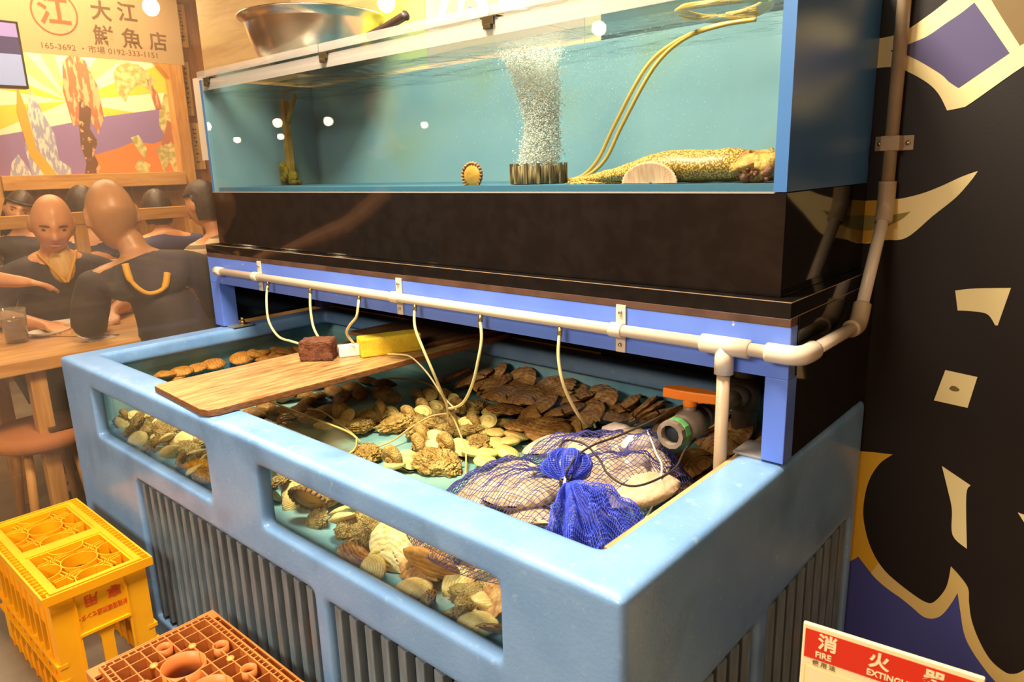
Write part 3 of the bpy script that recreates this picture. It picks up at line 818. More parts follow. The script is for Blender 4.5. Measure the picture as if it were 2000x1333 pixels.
SM = {
    'scallop': shell_mat('scallop_brown', srgb(172, 124, 74), srgb(148, 100, 56), srgb(204, 162, 104), 16),
    'scallop_pale': shell_mat('scallop_pale', srgb(244, 224, 160), srgb(234, 208, 140), srgb(250, 234, 186), 16),
    'clam': shell_mat('clam_yellow', srgb(240, 216, 140), srgb(222, 190, 112), srgb(250, 232, 172)),
    'clam_brown': shell_mat('clam_brown', srgb(206, 140, 62), srgb(178, 112, 46), srgb(222, 166, 84), 18),
    'mussel': shell_mat('mussel_dark', srgb(142, 108, 68), srgb(118, 86, 54), srgb(170, 130, 82)),
    'oyster': mat('oyster_rough', srgb(186, 144, 74), 0.8, col2=srgb(248, 222, 148), nscale=2.4, detail=8, bump=0.8, bscale=9, bdist=0.06, lo=0.35, hi=0.68),
    'turban': mat('turban_brown', srgb(174, 138, 78), 0.75, col2=srgb(226, 194, 126), nscale=3, bump=0.6, bscale=14, bdist=0.05),
    'lid': mat('turban_lid', srgb(252, 238, 176), 0.4, col2=srgb(246, 224, 146), nscale=2),
    'bagclam': shell_mat('surf_clam_tan', srgb(186, 162, 128), srgb(176, 150, 114), srgb(200, 178, 146), 14),
    'siphon': mat('siphon_flesh', srgb(236, 220, 206), 0.4, col2=srgb(206, 180, 168), nscale=4, bump=0.4, bscale=12, bdist=0.03),
    'foot': mat('abalone_foot', srgb(222, 172, 72), 0.5, col2=srgb(190, 128, 46), nscale=3, bump=0.5, bscale=6, bdist=0.05),
    'frill': mat('abalone_frill', srgb(112, 74, 40), 0.7, col2=srgb(176, 134, 88), nscale=9, bump=0.6, bscale=12, bdist=0.05)}

def bivalve(name, a, b_, h, ribs=0, ribamp=0.03, umbo=0.8, ears=False, wav=0.0, seed=0):
    """closed two-valve shell of half-length 1: outline a x b_, each valve h high; hinge toward -y"""
    NR, NA = 12, 64
    m = MB()
    for side in (1, -1):
        def f(u, v, side=side):
            ang = 2*PI*v
            r = u
            k = 1.0
            x = a*math.cos(ang); y = b_*math.sin(ang)
            if y < 0: x *= 1-0.18*(y/b_)**2
            if ears and -1.0 < math.sin(ang) < -0.80:
                x *= 1.7
            px, py = x*r, y*r
            ph = math.atan2(px, py+umbo*b_+0.12)
            dome = max(0.0, 1-r**2.2)**0.75
            uy = math.exp(-((px/0.45)**2 + ((py+umbo*b_*0.72)/0.4)**2))
            z = h*(dome*0.8 + 0.32*uy*(1-r**4))
            if ribs: z += ribamp*math.cos(ribs*ph)*(1-r**8)*min(1, r*2)
            e = 0.02*(1 if r < 1 else 0)
            q = noise.noise(Vector((px*3+seed, py*3, side)))*wav*r
            return (px, py + q*0.5, side*(z+0.004) + q)
        m.grid(f, NR, NA)
    me = m.mesh(name, merge=0.012)
    for p in me.polygons: p.use_smooth = True
    return me
def rough_shell(name, seed, sx=1.0, sy=0.62, sz=0.36):
    bm = bmesh.new(); bmesh.ops.create_icosphere(bm, subdivisions=5, radius=1)
    for v in bm.verts:
        p = v.co.copy(); o3 = Vector((seed*7.3, seed*1.7, 0))
        n = noise.fractal(p*1.6+o3, 0.8, 2.0, 5)
        rr = noise.ridged_multi_fractal(p*2.6+o3, 0.9, 2.1, 4, 0.9, 2)
        k = 1 + 0.22*n + 0.10*(rr-1)
        lay = 0.05*math.sin(22*(p.z+0.25*n))
        v.co = Vector((p.x*sx*(k+lay), p.y*sy*(k+lay), p.z*sz*(k)))
    me = bpy.data.meshes.new(name); bm.to_mesh(me); bm.free()
    for p in me.polygons: p.use_smooth = True
    return me
def turban_meshes(seed):
    m = MB(); NT, NA = 70, 20
    turns = 2.6
    def c(t):
        g = 0.42**(t*turns); return g
    def f(u, v):
        g = c(u); a = -2*PI*turns*u + 0.3
        rho = 0.58*g; r = 0.60*g
        z = 0.95*(1-g)*1.05
        cx, cyy = rho*math.cos(a), rho*math.sin(a)
        b = 2*PI*v
        kn = 1 + 0.22*max(0, math.sin(a*5+seed))**3*max(0, math.cos(b-0.7))**2 + 0.05*math.sin(9*b)
        d = r*kn
        return (cx + d*math.cos(b)*math.cos(a), cyy + d*math.cos(b)*math.sin(a), z + d*math.sin(b)*0.9)
    m.grid(f, NT, NA)
    me = m.mesh('shell', merge=0.004)
    # operculum: a domed disc with a spiral ridge closing the mouth (mouth faces -tangent at u=0)
    l = MB()
    def g2(u, v):
        th = 2*PI*v; r = 0.60*u
        z = 0.16*(1-u*u) + 0.045*math.cos(th + 2*PI*2.0*u)*(u*(1-u)*3.0)
        return (r*math.cos(th), r*math.sin(th)*0.9, z)
    l.grid(g2, 14, 40)
    a = 0.3
    M = plane_matrix((0.58*math.cos(a), 0.58*math.sin(a), 0), (math.cos(a), math.sin(a), 0), (0, 0, 1))
    # tangent that points out of the mouth
    n = Vector((M[0][2], M[1][2], M[2][2])); out = Vector((-math.sin(a), math.cos(a), 0))
    if n.dot(out) < 0: M = plane_matrix((0.58*math.cos(a), 0.58*math.sin(a), 0), (-math.cos(a), -math.sin(a), 0), (0, 0, 1))
    l.bm.transform(M)
    me2 = l.mesh('operculum', merge=0.004)
    # turn the mouth to face up
    T = Matrix.Rotation(-PI/2 + 0.25, 4, 'X') if False else Vector(out).rotation_difference(Vector((0.42, -0.46, 0.85))).to_matrix().to_4x4()
    for q in (me, me2):
        q.transform(T)
        for p in q.polygons: p.use_smooth = True
    zs = [v.co.z for v in me.vertices]
    return me, me2
PROTO = {
    'scallop': [bivalve('scallop', 1.0, 0.98, 0.20, 24, 0.016, ears=True, wav=0.05, seed=i) for i in range(2)],
    'clam': [bivalve('clam', 1.0, 0.76, 0.34, seed=3), bivalve('clam', 1.0, 0.84, 0.38, seed=5)],
    'mussel': [bivalve('mussel', 1.0, 0.66, 0.34, seed=8)],
    'bagclam': [bivalve('surf_clam', 1.0, 0.72, 0.36, seed=9, wav=0.03)],
    'oyster': [rough_shell('oyster', i, sy=0.6+0.1*(i % 2), sz=0.34) for i in range(4)],
}
TUR = [turban_meshes(i) for i in range(2)]
SHELLS = {
'turbans':[('turban',0.951,0.625,0.628,0.034,121,4,3),('turban',1.027,0.682,0.628,0.034,66,-3,5),('turban',1.117,0.582,0.628,0.034,242,6,4),('turban',1.15,0.627,0.628,0.034,33,5,-14),('turban',1.12,0.472,0.628,0.036,240,-6,3),('turban',1.211,0.467,0.628,0.036,119,-8,8),('turban',1.167,0.425,0.628,0.036,240,3,12),('turban',0.81,0.444,0.628,0.034,281,1,-2),('turban',0.856,0.685,0.628,0.032,327,13,-10),('turban',0.957,0.565,0.628,0.034,118,6,-10),('turban',1.17,0.335,0.628,0.036,267,-2,9),('turban',0.944,0.713,0.628,0.03,7,7,10),('turban',0.885,0.527,0.628,0.03,32,-9,10)],
'oysters':[('oyster',1.039,0.559,0.612,0.05,302,-13,-5),('oyster',1.243,0.385,0.612,0.062,15,12,13),('oyster',1.238,0.529,0.612,0.05,137,1,5),('oyster',1.154,0.573,0.612,0.045,198,8,11),('oyster',0.857,0.504,0.612,0.06,218,-2,9),('oyster',0.897,0.426,0.612,0.055,295,0,-10),('oyster',0.745,0.64,0.612,0.05,187,-11,-13),('oyster',0.961,0.495,0.612,0.055,69,1,-8),('oyster',1.07,0.314,0.612,0.05,132,7,-1),('oyster',1.045,0.49,0.612,0.045,320,13,-5),('oyster',1.009,0.661,0.612,0.045,215,2,12),('oyster',1.098,0.55,0.612,0.042,197,4,-3),('oyster',1.036,0.725,0.612,0.045,273,4,-1),('oyster',1.029,0.612,0.612,0.04,299,-7,14),('oyster',0.996,0.551,0.612,0.04,172,7,-14)],
'clams':[('clam',1.222,0.606,0.612,0.036,143,5,7),('clam',1.178,0.601,0.612,0.034,356,-9,8),('clam',1.288,0.581,0.612,0.04,167,3,14),('clam',1.299,0.494,0.612,0.036,292,4,-11),('clam',1.332,0.527,0.612,0.038,335,-8,6),('clam',1.326,0.457,0.612,0.036,293,-6,-5),('clam',1.182,0.671,0.612,0.034,63,-12,1),('clam',1.173,0.313,0.612,0.036,327,1,-12),('clam',0.934,0.535,0.612,0.034,176,11,-12),('clam',0.847,0.409,0.612,0.034,210,14,-10),('clam',0.816,0.365,0.612,0.034,10,-5,-1),('clam',1.27,0.476,0.612,0.032,212,13,-11),('clam',1.27,0.554,0.612,0.034,22,5,5),('clam',1.276,0.629,0.612,0.036,23,-2,8),('clam',1.105,0.716,0.612,0.034,300,-4,3)],
'mussels':[('mussel',0.511,0.371,0.61,0.044,142,2,-7),('mussel',0.493,0.443,0.61,0.044,18,-5,-14),('mussel',0.602,0.358,0.61,0.044,39,-11,5),('mussel',0.507,0.491,0.61,0.044,274,-13,-8),('mussel',0.642,0.4,0.61,0.044,208,-5,5),('mussel',0.576,0.504,0.61,0.044,134,-10,8),('mussel',0.709,0.45,0.61,0.044,21,13,-4),('mussel',0.564,0.572,0.61,0.044,160,-3,-10),('mussel',0.581,0.63,0.61,0.044,193,-2,0),('mussel',0.467,0.581,0.61,0.03,266,-2,6),('mussel',0.676,0.338,0.61,0.044,304,7,3),('mussel',0.561,0.317,0.61,0.044,52,5,11),('mussel',0.723,0.389,0.61,0.044,259,-6,-1),('mussel',0.647,0.544,0.61,0.044,324,9,8),('mussel',0.599,0.454,0.61,0.044,121,-5,-1),('mussel',0.66,0.604,0.61,0.044,132,2,-5),('mussel',0.568,0.704,0.61,0.044,280,-4,-14),('mussel',0.632,0.716,0.61,0.044,212,4,-4)],
'scallop_heap':[('scallop',1.001,0.829,0.657,0.066,-38,12,1),('scallop',1.072,0.865,0.652,0.066,35,28,-30),('scallop',1.169,0.865,0.652,0.066,-33,28,2),('scallop',1.252,0.865,0.652,0.066,2,17,-16),('scallop',1.33,0.865,0.652,0.066,5,26,-21),('scallop',1.412,0.865,0.652,0.066,22,-11,-1),('scallop',1.489,0.865,0.652,0.066,-33,31,-37),('scallop',1.094,0.783,0.649,0.066,7,4,2),('scallop',1.165,0.801,0.652,0.066,18,7,-1),('scallop',1.226,0.851,0.66,0.066,36,8,-27),('scallop',1.296,0.84,0.658,0.066,6,-1,-18),('scallop',1.375,0.836,0.658,0.066,7,26,-22),('scallop',1.431,0.865,0.652,0.066,-2,12,-32),('scallop',1.505,0.865,0.652,0.066,-37,24,-30),('scallop',1.243,0.751,0.644,0.066,-1,20,-24),('scallop',1.316,0.769,0.647,0.066,-6,3,-18),('scallop',1.385,0.764,0.646,0.066,-17,31,-11),('scallop',1.435,0.807,0.653,0.066,-28,-6,0),('scallop',1.593,0.865,0.652,0.066,1,9,-24),('scallop',1.679,0.859,0.661,0.066,16,-2,-33),('scallop',1.747,0.824,0.656,0.066,3,29,-25),('scallop',1.7,0.865,0.652,0.066,32,16,-21),('scallop',1.549,0.865,0.652,0.066,-12,-5,-36),('scallop',1.605,0.865,0.652,0.066,27,0,-18),('scallop',0.93,0.826,0.656,0.066,33,-1,-21),('scallop',0.969,0.865,0.652,0.066,3,29,-33),('scallop',1.093,0.865,0.652,0.066,39,10,-1),('scallop',0.86,0.807,0.653,0.066,-24,14,-20),('scallop',1.752,0.865,0.652,0.066,26,5,-9)],
'front_scallops':[('scallop',1.144,0.731,0.625,0.055,177,6,-1),('scallop',1.275,0.66,0.63,0.056,148,-1,4),('scallop',1.354,0.658,0.635,0.06,209,-13,-1),('scallop',1.727,0.669,0.64,0.062,79,-8,-14),('scallop',1.778,0.632,0.62,0.058,244,12,14),('scallop',1.765,0.727,0.63,0.05,318,2,-1)],
'shelf_shells':[('clam',0.085,0.264,0.652,0.042,286,8,-7),('clam',0.085,0.314,0.652,0.045,16,9,0),('clam',0.085,0.37,0.652,0.042,339,9,2),('clam',0.085,0.425,0.652,0.05,147,3,-4),('clam',0.085,0.526,0.652,0.045,116,13,-12),('clam',0.085,0.584,0.652,0.048,301,-5,-11),('clam',0.098,0.635,0.645,0.04,125,-13,-13),('clam',0.085,0.664,0.652,0.04,355,2,-8),('clam',0.141,0.677,0.65,0.045,220,4,-13),('clam',0.15,0.72,0.65,0.04,6,1,9),('clam',0.134,0.589,0.64,0.036,61,-9,2),('clam',0.085,0.542,0.641,0.036,153,-7,7),('clam',0.172,0.627,0.645,0.042,10,2,3),('clam',0.085,0.299,0.641,0.04,211,-13,5),('clam',0.085,0.596,0.652,0.042,58,-4,-10),('clam',0.177,0.758,0.65,0.042,129,13,3)],
'bag_clams':[('clam',1.514,0.273,0.665,0.076,244,11,11),('clam',1.618,0.26,0.69,0.081,31,-3,-7),('clam',1.526,0.225,0.655,0.067,101,-11,3),('clam',1.497,0.497,0.68,0.071,61,-9,-7),('clam',1.604,0.481,0.7,0.076,140,14,11),('clam',1.646,0.542,0.7,0.073,65,12,-14),('clam',1.785,0.378,0.7,0.085,249,6,4),('clam',1.737,0.327,0.68,0.067,204,-13,10),('clam',1.734,0.498,0.7,0.061,138,-7,-6),('clam',1.683,0.339,0.7,0.073,316,2,2),('clam',1.714,0.393,0.71,0.073,216,-13,1),('clam',1.655,0.237,0.665,0.061,165,10,12),('clam',1.524,0.33,0.68,0.061,0,13,-13)],
'left_window':[('oyster',0.08,0.115,0.54,0.034,23,-45,-34),('clam',0.099,0.115,0.538,0.028,247,-56,-29),('turban',0.097,0.135,0.559,0.024,257,2,0),('oyster',0.208,0.115,0.567,0.04,161,-51,4),('oyster',0.233,0.125,0.54,0.034,331,-11,35),('clam',0.313,0.125,0.538,0.028,184,-27,-16),('oyster',0.367,0.125,0.573,0.038,219,-45,-24),('oyster',0.412,0.135,0.54,0.034,1,31,8),('oyster',0.481,0.115,0.54,0.034,290,-38,-35),('clam',0.341,0.125,0.537,0.026,235,17,29),('turban',0.286,0.125,0.561,0.026,325,42,-35),('clam',0.472,0.135,0.564,0.03,220,-54,7),('clam',0.55,0.135,0.54,0.034,254,37,0),('oyster',0.522,0.125,0.552,0.038,355,-7,18),('oyster',0.593,0.115,0.541,0.036,125,-33,28),('clam',0.593,0.125,0.539,0.032,355,15,-31),('oyster',0.603,0.125,0.54,0.034,114,-6,-24),('clam',0.406,0.115,0.559,0.026,166,-13,31)],
'right_window':[('oyster',0.97,0.13,0.577,0.034,62,-1,-25),('clam',0.994,0.13999999999999999,0.555,0.03,339,48,27),('clam',0.945,0.13,0.538,0.03,341,-47,0),('clam',1.017,0.13999999999999999,0.54,0.032,272,-47,35),('oyster',1.056,0.13999999999999999,0.58,0.03,2,0,-22),('oyster',1.138,0.12,0.54,0.034,199,-55,27),('oyster',1.254,0.12,0.56,0.036,288,-48,8),('clam',1.234,0.12,0.575,0.034,12,-17,-25),('oyster',1.323,0.12,0.57,0.036,58,26,21),('oyster',1.371,0.13999999999999999,0.569,0.034,145,14,-2),('oyster',1.35,0.12,0.593,0.03,18,38,32),('scallop',1.29,0.13999999999999999,0.544,0.042,270,31,-10),('clam',1.37,0.12,0.543,0.04,283,35,-28),('scallop',1.467,0.13999999999999999,0.547,0.05,31,10,1),('clam',1.554,0.13999999999999999,0.54,0.034,92,45,-31),('oyster',1.614,0.12,0.543,0.04,92,22,-9),('scallop',1.643,0.13,0.547,0.048,315,29,10),('oyster',1.583,0.13,0.54,0.034,188,16,10),('clam',1.639,0.13,0.541,0.036,284,-7,-30)],
'left_window_back':[('oyster',0.08,0.185,0.541,0.036,256,-30,12),('turban',0.08,0.19499999999999998,0.538,0.028,82,-7,32),('oyster',0.08,0.19499999999999998,0.541,0.036,345,58,26),('clam',0.106,0.19499999999999998,0.54,0.034,247,-41,11),('oyster',0.185,0.175,0.541,0.036,83,-48,23),('clam',0.273,0.19499999999999998,0.54,0.034,247,57,26),('oyster',0.344,0.185,0.542,0.038,300,32,-17),('clam',0.427,0.175,0.541,0.036,136,36,-15),('oyster',0.475,0.175,0.541,0.036,299,5,0),('clam',0.08,0.175,0.539,0.032,353,8,-3),('oyster',0.08,0.19499999999999998,0.54,0.034,211,16,34)],
'right_window_back':[('oyster',0.864,0.19999999999999998,0.552,0.038,136,53,-13),('clam',0.92,0.19,0.545,0.038,11,-26,21),('clam',0.987,0.19,0.543,0.036,102,-38,32),('oyster',1.088,0.19,0.543,0.04,122,-19,21),('clam',1.152,0.18,0.541,0.036,214,29,21),('oyster',1.213,0.19999999999999998,0.544,0.042,306,-34,19),('oyster',1.284,0.19999999999999998,0.543,0.04,334,11,-37),('scallop',1.357,0.19,0.547,0.05,37,49,11),('clam',1.435,0.19999999999999998,0.544,0.042,23,-1,-11),('oyster',1.492,0.18,0.543,0.04,331,31,-32),('scallop',1.541,0.18,0.546,0.046,130,-30,-16),('clam',1.594,0.19,0.543,0.04,70,-37,39)],
'left_window_low':[('oyster',0.208,0.08600000000000001,0.539,0.032,345,49,-36),('clam',0.3,0.076,0.538,0.03,86,50,-35),('oyster',0.393,0.076,0.546,0.034,93,-6,-29),('clam',0.494,0.08600000000000001,0.549,0.032,43,-45,-29),('oyster',0.576,0.076,0.546,0.034,149,-56,5),('clam',0.651,0.076,0.538,0.03,297,33,3),('oyster',0.722,0.066,0.54,0.034,15,-18,2)],
'right_window_low':[('scallop',1.338,0.076,0.543,0.04,194,2,-31),('clam',1.403,0.066,0.546,0.034,329,14,22),('clam',1.508,0.076,0.541,0.036,64,9,0),('oyster',1.555,0.066,0.54,0.034,140,-51,15),('oyster',1.624,0.066,0.54,0.034,224,53,27),('clam',1.668,0.076,0.541,0.036,49,7,7),('scallop',1.706,0.08600000000000001,0.543,0.04,188,36,17),('clam',1.643,0.076,0.538,0.03,339,26,-7)],
'right_window_big':[('abalone',1.17,0.085,0.581,0.046,173,26,32),('scallop',1.447,0.10500000000000001,0.558,0.05,269,-46,23),('clam',1.549,0.10500000000000001,0.553,0.062,180,-53,-3)],
}
def setmat(me, m):
    me.materials.clear(); me.materials.append(m)
def variant(me, m, name):
    c = me.copy(); c.name = name; setmat(c, m); return c
MESHV = {
    'scallop': [variant(q, SM['scallop'], 'scallop') for q in PROTO['scallop']],
    'scallop_pale': [variant(PROTO['scallop'][0], SM['scallop_pale'], 'scallop')],
    'clam': [variant(q, SM['clam'], 'clam') for q in PROTO['clam']],
    'clam_brown': [variant(PROTO['clam'][1], SM['clam_brown'], 'clam')],
    'mussel': [variant(PROTO['mussel'][0], SM['mussel'], 'dark_clam')],
    'bagclam': [variant(PROTO['bagclam'][0], SM['bagclam'], 'surf_clam')],
    'oyster': [variant(q, SM['oyster'], 'oyster') for q in PROTO['oyster']]}
for a, b_ in TUR: setmat(a, SM['turban']); setmat(b_, SM['lid'])
def shell(kind, x, y, z, s, yaw, tx, ty, label, cat, group, i):
    if kind == 'turban':
        a, b_ = TUR[i % 2]
        o = bpy.data.objects.new('turban_shell', a); COL.objects.link(o)
        q = bpy.data.objects.new('operculum', b_); COL.objects.link(q); q.parent = o
        s *= 1.3; yaw = (yaw % 70) - 35; z += 0.006
    else:
        lst = MESHV[kind]
        nm = {'scallop': 'scallop', 'scallop_pale': 'scallop', 'clam': 'clam', 'clam_brown': 'clam', 'mussel': 'dark_clam', 'bagclam': 'surf_clam', 'oyster': 'oyster'}[kind]
        o = bpy.data.objects.new(nm, lst[i % len(lst)]); COL.objects.link(o)
    o.location = (x, y, z); o.scale = (s, s, s)
    o.rotation_euler = (R(tx), R(ty), R(yaw))
    return tag(o, label, cat, group)
# px: camera-right direction on the water, used to order shells from left to right as the visitor sees them
def across(r): return r[1]*0.75 + r[2]*0.66
def ranked(rows, n_rows):
    """split into rows by distance from the visitor, then number each row from left to right"""
    rows = sorted(rows, key=lambda r: -(-r[1]*0.66 + r[2]*0.75))
    per = math.ceil(len(rows)/n_rows); out = []
    for k in range(n_rows):
        seg = sorted(rows[k*per:(k+1)*per], key=across)
        for j, r in enumerate(seg): out.append((r, k, j, len(seg)))
    return out
def from_left(j, n):
    return 'leftmost' if j == 0 else ('rightmost' if j == n-1 and n > 1 else ORD[j] + ' from left')
ROWS3 = ('farthest', 'middle', 'nearest'); ROWS2 = ('farther', 'nearer')
ix = 0
def cluster(key, n_rows, fn, group, kindmap=None):
    global ix
    rn = {1: ('',), 2: ROWS2, 3: ROWS3}[n_rows]
    for r, k, j, n in ranked(SHELLS[key], n_rows):
        kind = kindmap(r, ix) if kindmap else r[0]
        lab, cat = fn(rn[k], from_left(j, n), kind)
        shell(kind, *r[1:5], r[5], r[6], r[7], lab, cat, group, ix); ix += 1
cluster('turbans', 3, lambda a, b, k: (f'turban shell with pale spiral lid, {b} in the {a} tank floor row', 'turban shell'), 'turban shells on the tank floor')
cluster('oysters', 3, lambda a, b, k: (f'rough crusty oyster among turban shells, {b} in the {a} row', 'oyster'), 'oysters on the tank floor')
cluster('clams', 3, lambda a, b, k: (f'smooth yellow clam beside the turban shells, {b} in the {a} row', 'clam'), 'yellow clams on the tank floor')
cluster('mussels', 3, lambda a, b, k: (f'dark brown clam under water beside the plank, {b} in the {a} row', 'clam'), 'dark clams beside the plank')
def heapkind(r, i): return 'scallop'
cluster('scallop_heap', 3, lambda a, b, k: (f'brown scallop heaped by the back wall, {b} in the {a} row', 'scallop'), 'scallops heaped by the back wall')
cluster('front_scallops', 2, lambda a, b, k: (f'large brown scallop by the blue net bag, {b} of the {a} three', 'scallop'), 'scallops near the net bag')
cluster('shelf_shells', 3, lambda a, b, k: (f'brown clam on the perforated tray behind the plank, {b} in {a} row', 'clam'), 'clams on the perforated tray', lambda r, i: 'clam_brown')
cluster('left_window', 3, lambda a, b, k: (f'{"crusty oyster" if k=="oyster" else ("turban shell" if k=="turban" else "yellow clam")} seen through the left window, {b} in its {a} row', {'oyster': 'oyster', 'turban': 'turban shell'}.get(k, 'clam')), 'shells behind the left window')
cluster('right_window', 3, lambda a, b, k: (f'{ {"oyster":"crusty oyster","scallop":"brown scallop","clam":"yellow clam"}[k] } seen through the right window, {b} in its {a} row', k), 'shells behind the right window')
NAMES = {'oyster': 'crusty oyster', 'turban': 'turban shell', 'scallop': 'brown scallop', 'clam': 'yellow clam'}
cluster('left_window_back', 1, lambda a, b, k: (f'{NAMES[k]} piled behind the front shells of the left window, {b}', {'turban': 'turban shell'}.get(k, k)), 'shells behind the left window')
cluster('right_window_back', 1, lambda a, b, k: (f'{NAMES[k]} piled behind the front shells of the right window, {b}', k), 'shells behind the right window')
cluster('left_window_low', 1, lambda a, b, k: (f'{NAMES[k]} lying low against the glass of the left window, {b}', k), 'shells behind the left window')
cluster('right_window_low', 1, lambda a, b, k: (f'{NAMES[k]} lying low against the glass of the right window, {b}', k), 'shells behind the right window')
shell('scallop_pale', 1.40, 0.118, 0.572, 0.050, 20, 62, 10, 'pale cream scallop standing upright in the middle of the right window', 'scallop', None, 0)
shell('clam_brown', 1.50, 0.128, 0.566, 0.060, 200, 55, -10, 'big orange brown clam leaning in the right window, right of the pale scallop', 'clam', None, 0)
cluster('bag_clams', 3, lambda a, b, k: (f'big tan surf clam inside the blue net bag, {b} in the {a} row', 'clam'), 'surf clams in the net bag', lambda r, i: 'bagclam')
# pale siphons sticking out at the top of the bag
for i, (x, y, z, l, yaw, lab) in enumerate(((1.62, 0.585, 0.700, 0.095, 10, 'pale fleshy siphon in the net bag, farthest from the knot'), (1.70, 0.53, 0.712, 0.09, 60, 'pale fleshy siphon in the net bag, nearest the valve'),
                                          (1.74, 0.44, 0.708, 0.085, 100, 'pale fleshy siphon in the net bag, beside the white cord'))):
    o = MB().tube([(-l/2, 0, 0), (-l/4, 0.006, 0.008), (0, 0, 0.01), (l/4, -0.006, 0.006), (l/2, 0, 0)], [0.010, 0.018, 0.020, 0.019, 0.011], 16).obj('siphon', mat('siphon_pale', srgb(206, 190, 176), 0.4, col2=srgb(176, 154, 142), nscale=40, bump=0.5, bscale=90, bdist=0.004) if i == 0 else bpy.data.materials['siphon_pale'])
    o.location = (x, y, z); o.rotation_euler = (0, R(8), R(yaw))
    tag(o, lab, 'clam siphon', 'siphons in the net bag')
# abalone: underside with frilled rim
def abalone(loc, s, rot, lab):
    t = thing('abalone', lab, 'abalone', loc, rot=rot)
    m = MB(); m.grid(lambda u, v: ((1.0*u)*s*math.cos(2*PI*v), 0.86*u*s*math.sin(2*PI*v), s*(0.28*(1-u**2.5))), 12, 40)
    b = m.obj('shell', SM['frill'], t, merge=s*0.01)
    m = MB(); m.grid(lambda u, v: (0.84*u*s*math.cos(2*PI*v), 0.70*u*s*math.sin(2*PI*v), -s*(0.22*(1-u**3)+0.05*math.sin(5*u+9*v)*u*(1-u))), 14, 48)
    m.obj('foot', SM['foot'], t, merge=s*0.01)
    m = MB()
    for k in range(22):
        a = 2*PI*k/22
        m.ball((0.92*s*math.cos(a), 0.79*s*math.sin(a), -0.04*s), (s*0.13, s*0.10, s*0.11), 6)
    m.obj('frill', SM['frill'], t)
    return t
abalone((1.115, 0.118, 0.583), 0.048, (R(-62), 0, R(20)), 'abalone with its broad pale foot against the right window, near its left end')
abalone((1.208, 0.573, 1.258), 0.036, (R(-93), 0, R(-4)), 'abalone stuck to the aquarium glass showing a yellow foot and frilled rim')

# ------------------------------------------------------------------ blue net bag
M_NET = mat('net_blue', srgb(56, 56, 128), 0.5)
M_NETB = mat('net_bright_blue', srgb(62, 82, 214), 0.35)
M_CORD = mat('black_cord', srgb(50, 38, 32), 0.6, bump=0.8, bscale=500)
M_STRING = mat('white_string', srgb(226, 214, 204), 0.6)
BAG = thing('net_bag', 'blue mesh bag of big tan clams tied with a black cord at the tank front', 'net bag', (1.63, 0.38, FZ2))
bumps = [(r[1], r[2], r[3], r[4]) for r in SHELLS['bag_clams']] + [(1.62, 0.60, 0.73, 0.045), (1.72, 0.53, 0.735, 0.045), (1.76, 0.43, 0.73, 0.045)]
def bag_top(u, v):
    """u,v in 0..1; superellipse footprint"""
    a = 2*u-1; b = 2*v-1
    x = 1.625 + 0.225*a*math.sqrt(1-0.38*b*b) + 0.03*b
    y = 0.375 + 0.275*b*math.sqrt(1-0.38*a*a) + 0.02*a
    e = max(abs(a), abs(b))
    h = 0.598
    s = 0.0
    for (bx, by, bz, br) in bumps:
        d2 = ((x-bx)**2 + (y-by)**2)/(br*1.05)**2
        hgt = 0.58 + (bz + br*0.42 - 0.58)*math.exp(-d2*0.33)
        s += math.exp(60*hgt)
    top = math.log(s)/60
    top = max(top, 0.615) + 0.005
    w_ = 1 - e**6
    z = h + (top-h)*w_
    z += 0.004*math.sin(38*a+6*b)*math.sin(21*b)*w_
    return (x, y, z)
bm_ = MB(BAG.location); bm_.grid(bag_top, 58, 50)
bm_.grid(lambda u, v: (bag_top(u, v)[0], bag_top(u, v)[1], 0.5955), 30, 28)
net = bm_.obj('netting', M_NET, BAG, merge=0.0006)
md = net.modifiers.new('wire', 'WIREFRAME'); md.thickness = 0.0016; md.use_replace = True; md.use_even_offset = False
bake(net)
# gathered neck and tail
KN = Vector((1.725, 0.245, 0.752))
def tail(u, v):
    a = (v-0.5)*2.1
    d = Vector((0.83, -0.42, 0)).normalized(); sd = Vector((0.42, 0.83, 0)).normalized()
    L = 0.012 + 0.150*u
    sp = (0.008 + 0.105*u)*a/1.05
    z = 0.002 - 0.075*u*u + 0.014*math.sin(a*13+u*3)*min(1, u*2.5) + 0.020*noise.noise(Vector((u*7, v*11, 3)))*min(1, u*2) + 0.02*u*(1-abs(a))
    p = KN + d*L*(1-0.15*abs(a)) + sd*sp
    return (p.x, p.y, p.z + z)
tm = MB(BAG.location); tm.grid(tail, 34, 62)
tail_o = tm.obj('tail', M_NETB, BAG, fix=False)
md = tail_o.modifiers.new('wire', 'WIREFRAME'); md.thickness = 0.0013; md.use_replace = True; md.use_even_offset = False
bake(tail_o)
M_FILM = clear('net_film', (0.45, 0.5, 0.95, 1), 0.25, 1.35, haze=0.22, haze_col=(0.05, 0.07, 0.45, 1))
tm = MB(BAG.location); tm.grid(lambda u, v: tuple(Vector(tail(u, v)) + Vector((0, 0, -0.006))), 20, 44)
tm.obj('tail_fold', M_FILM, BAG, fix=False)
def tuft(u, v):
    a = 2*PI*v
    r = 0.007 + 0.024*math.sin(PI*min(1, u*0.9))**0.8*(1+0.28*math.sin(6*a)+0.15*math.sin(11*a+2))
    ax = Vector((-0.35, 0.62, 0.35)).normalized(); s1 = ax.cross(Vector((0, 0, 1))).normalized(); s2 = s1.cross(ax)
    p = KN + ax*(0.062*u) + s1*math.cos(a)*r*(1.25) + s2*math.sin(a)*r*0.75
    return tuple(p)
tm = MB(BAG.location); tm.grid(tuft, 18, 48)
t_o = tm.obj('tuft', M_NETB, BAG, fix=False)
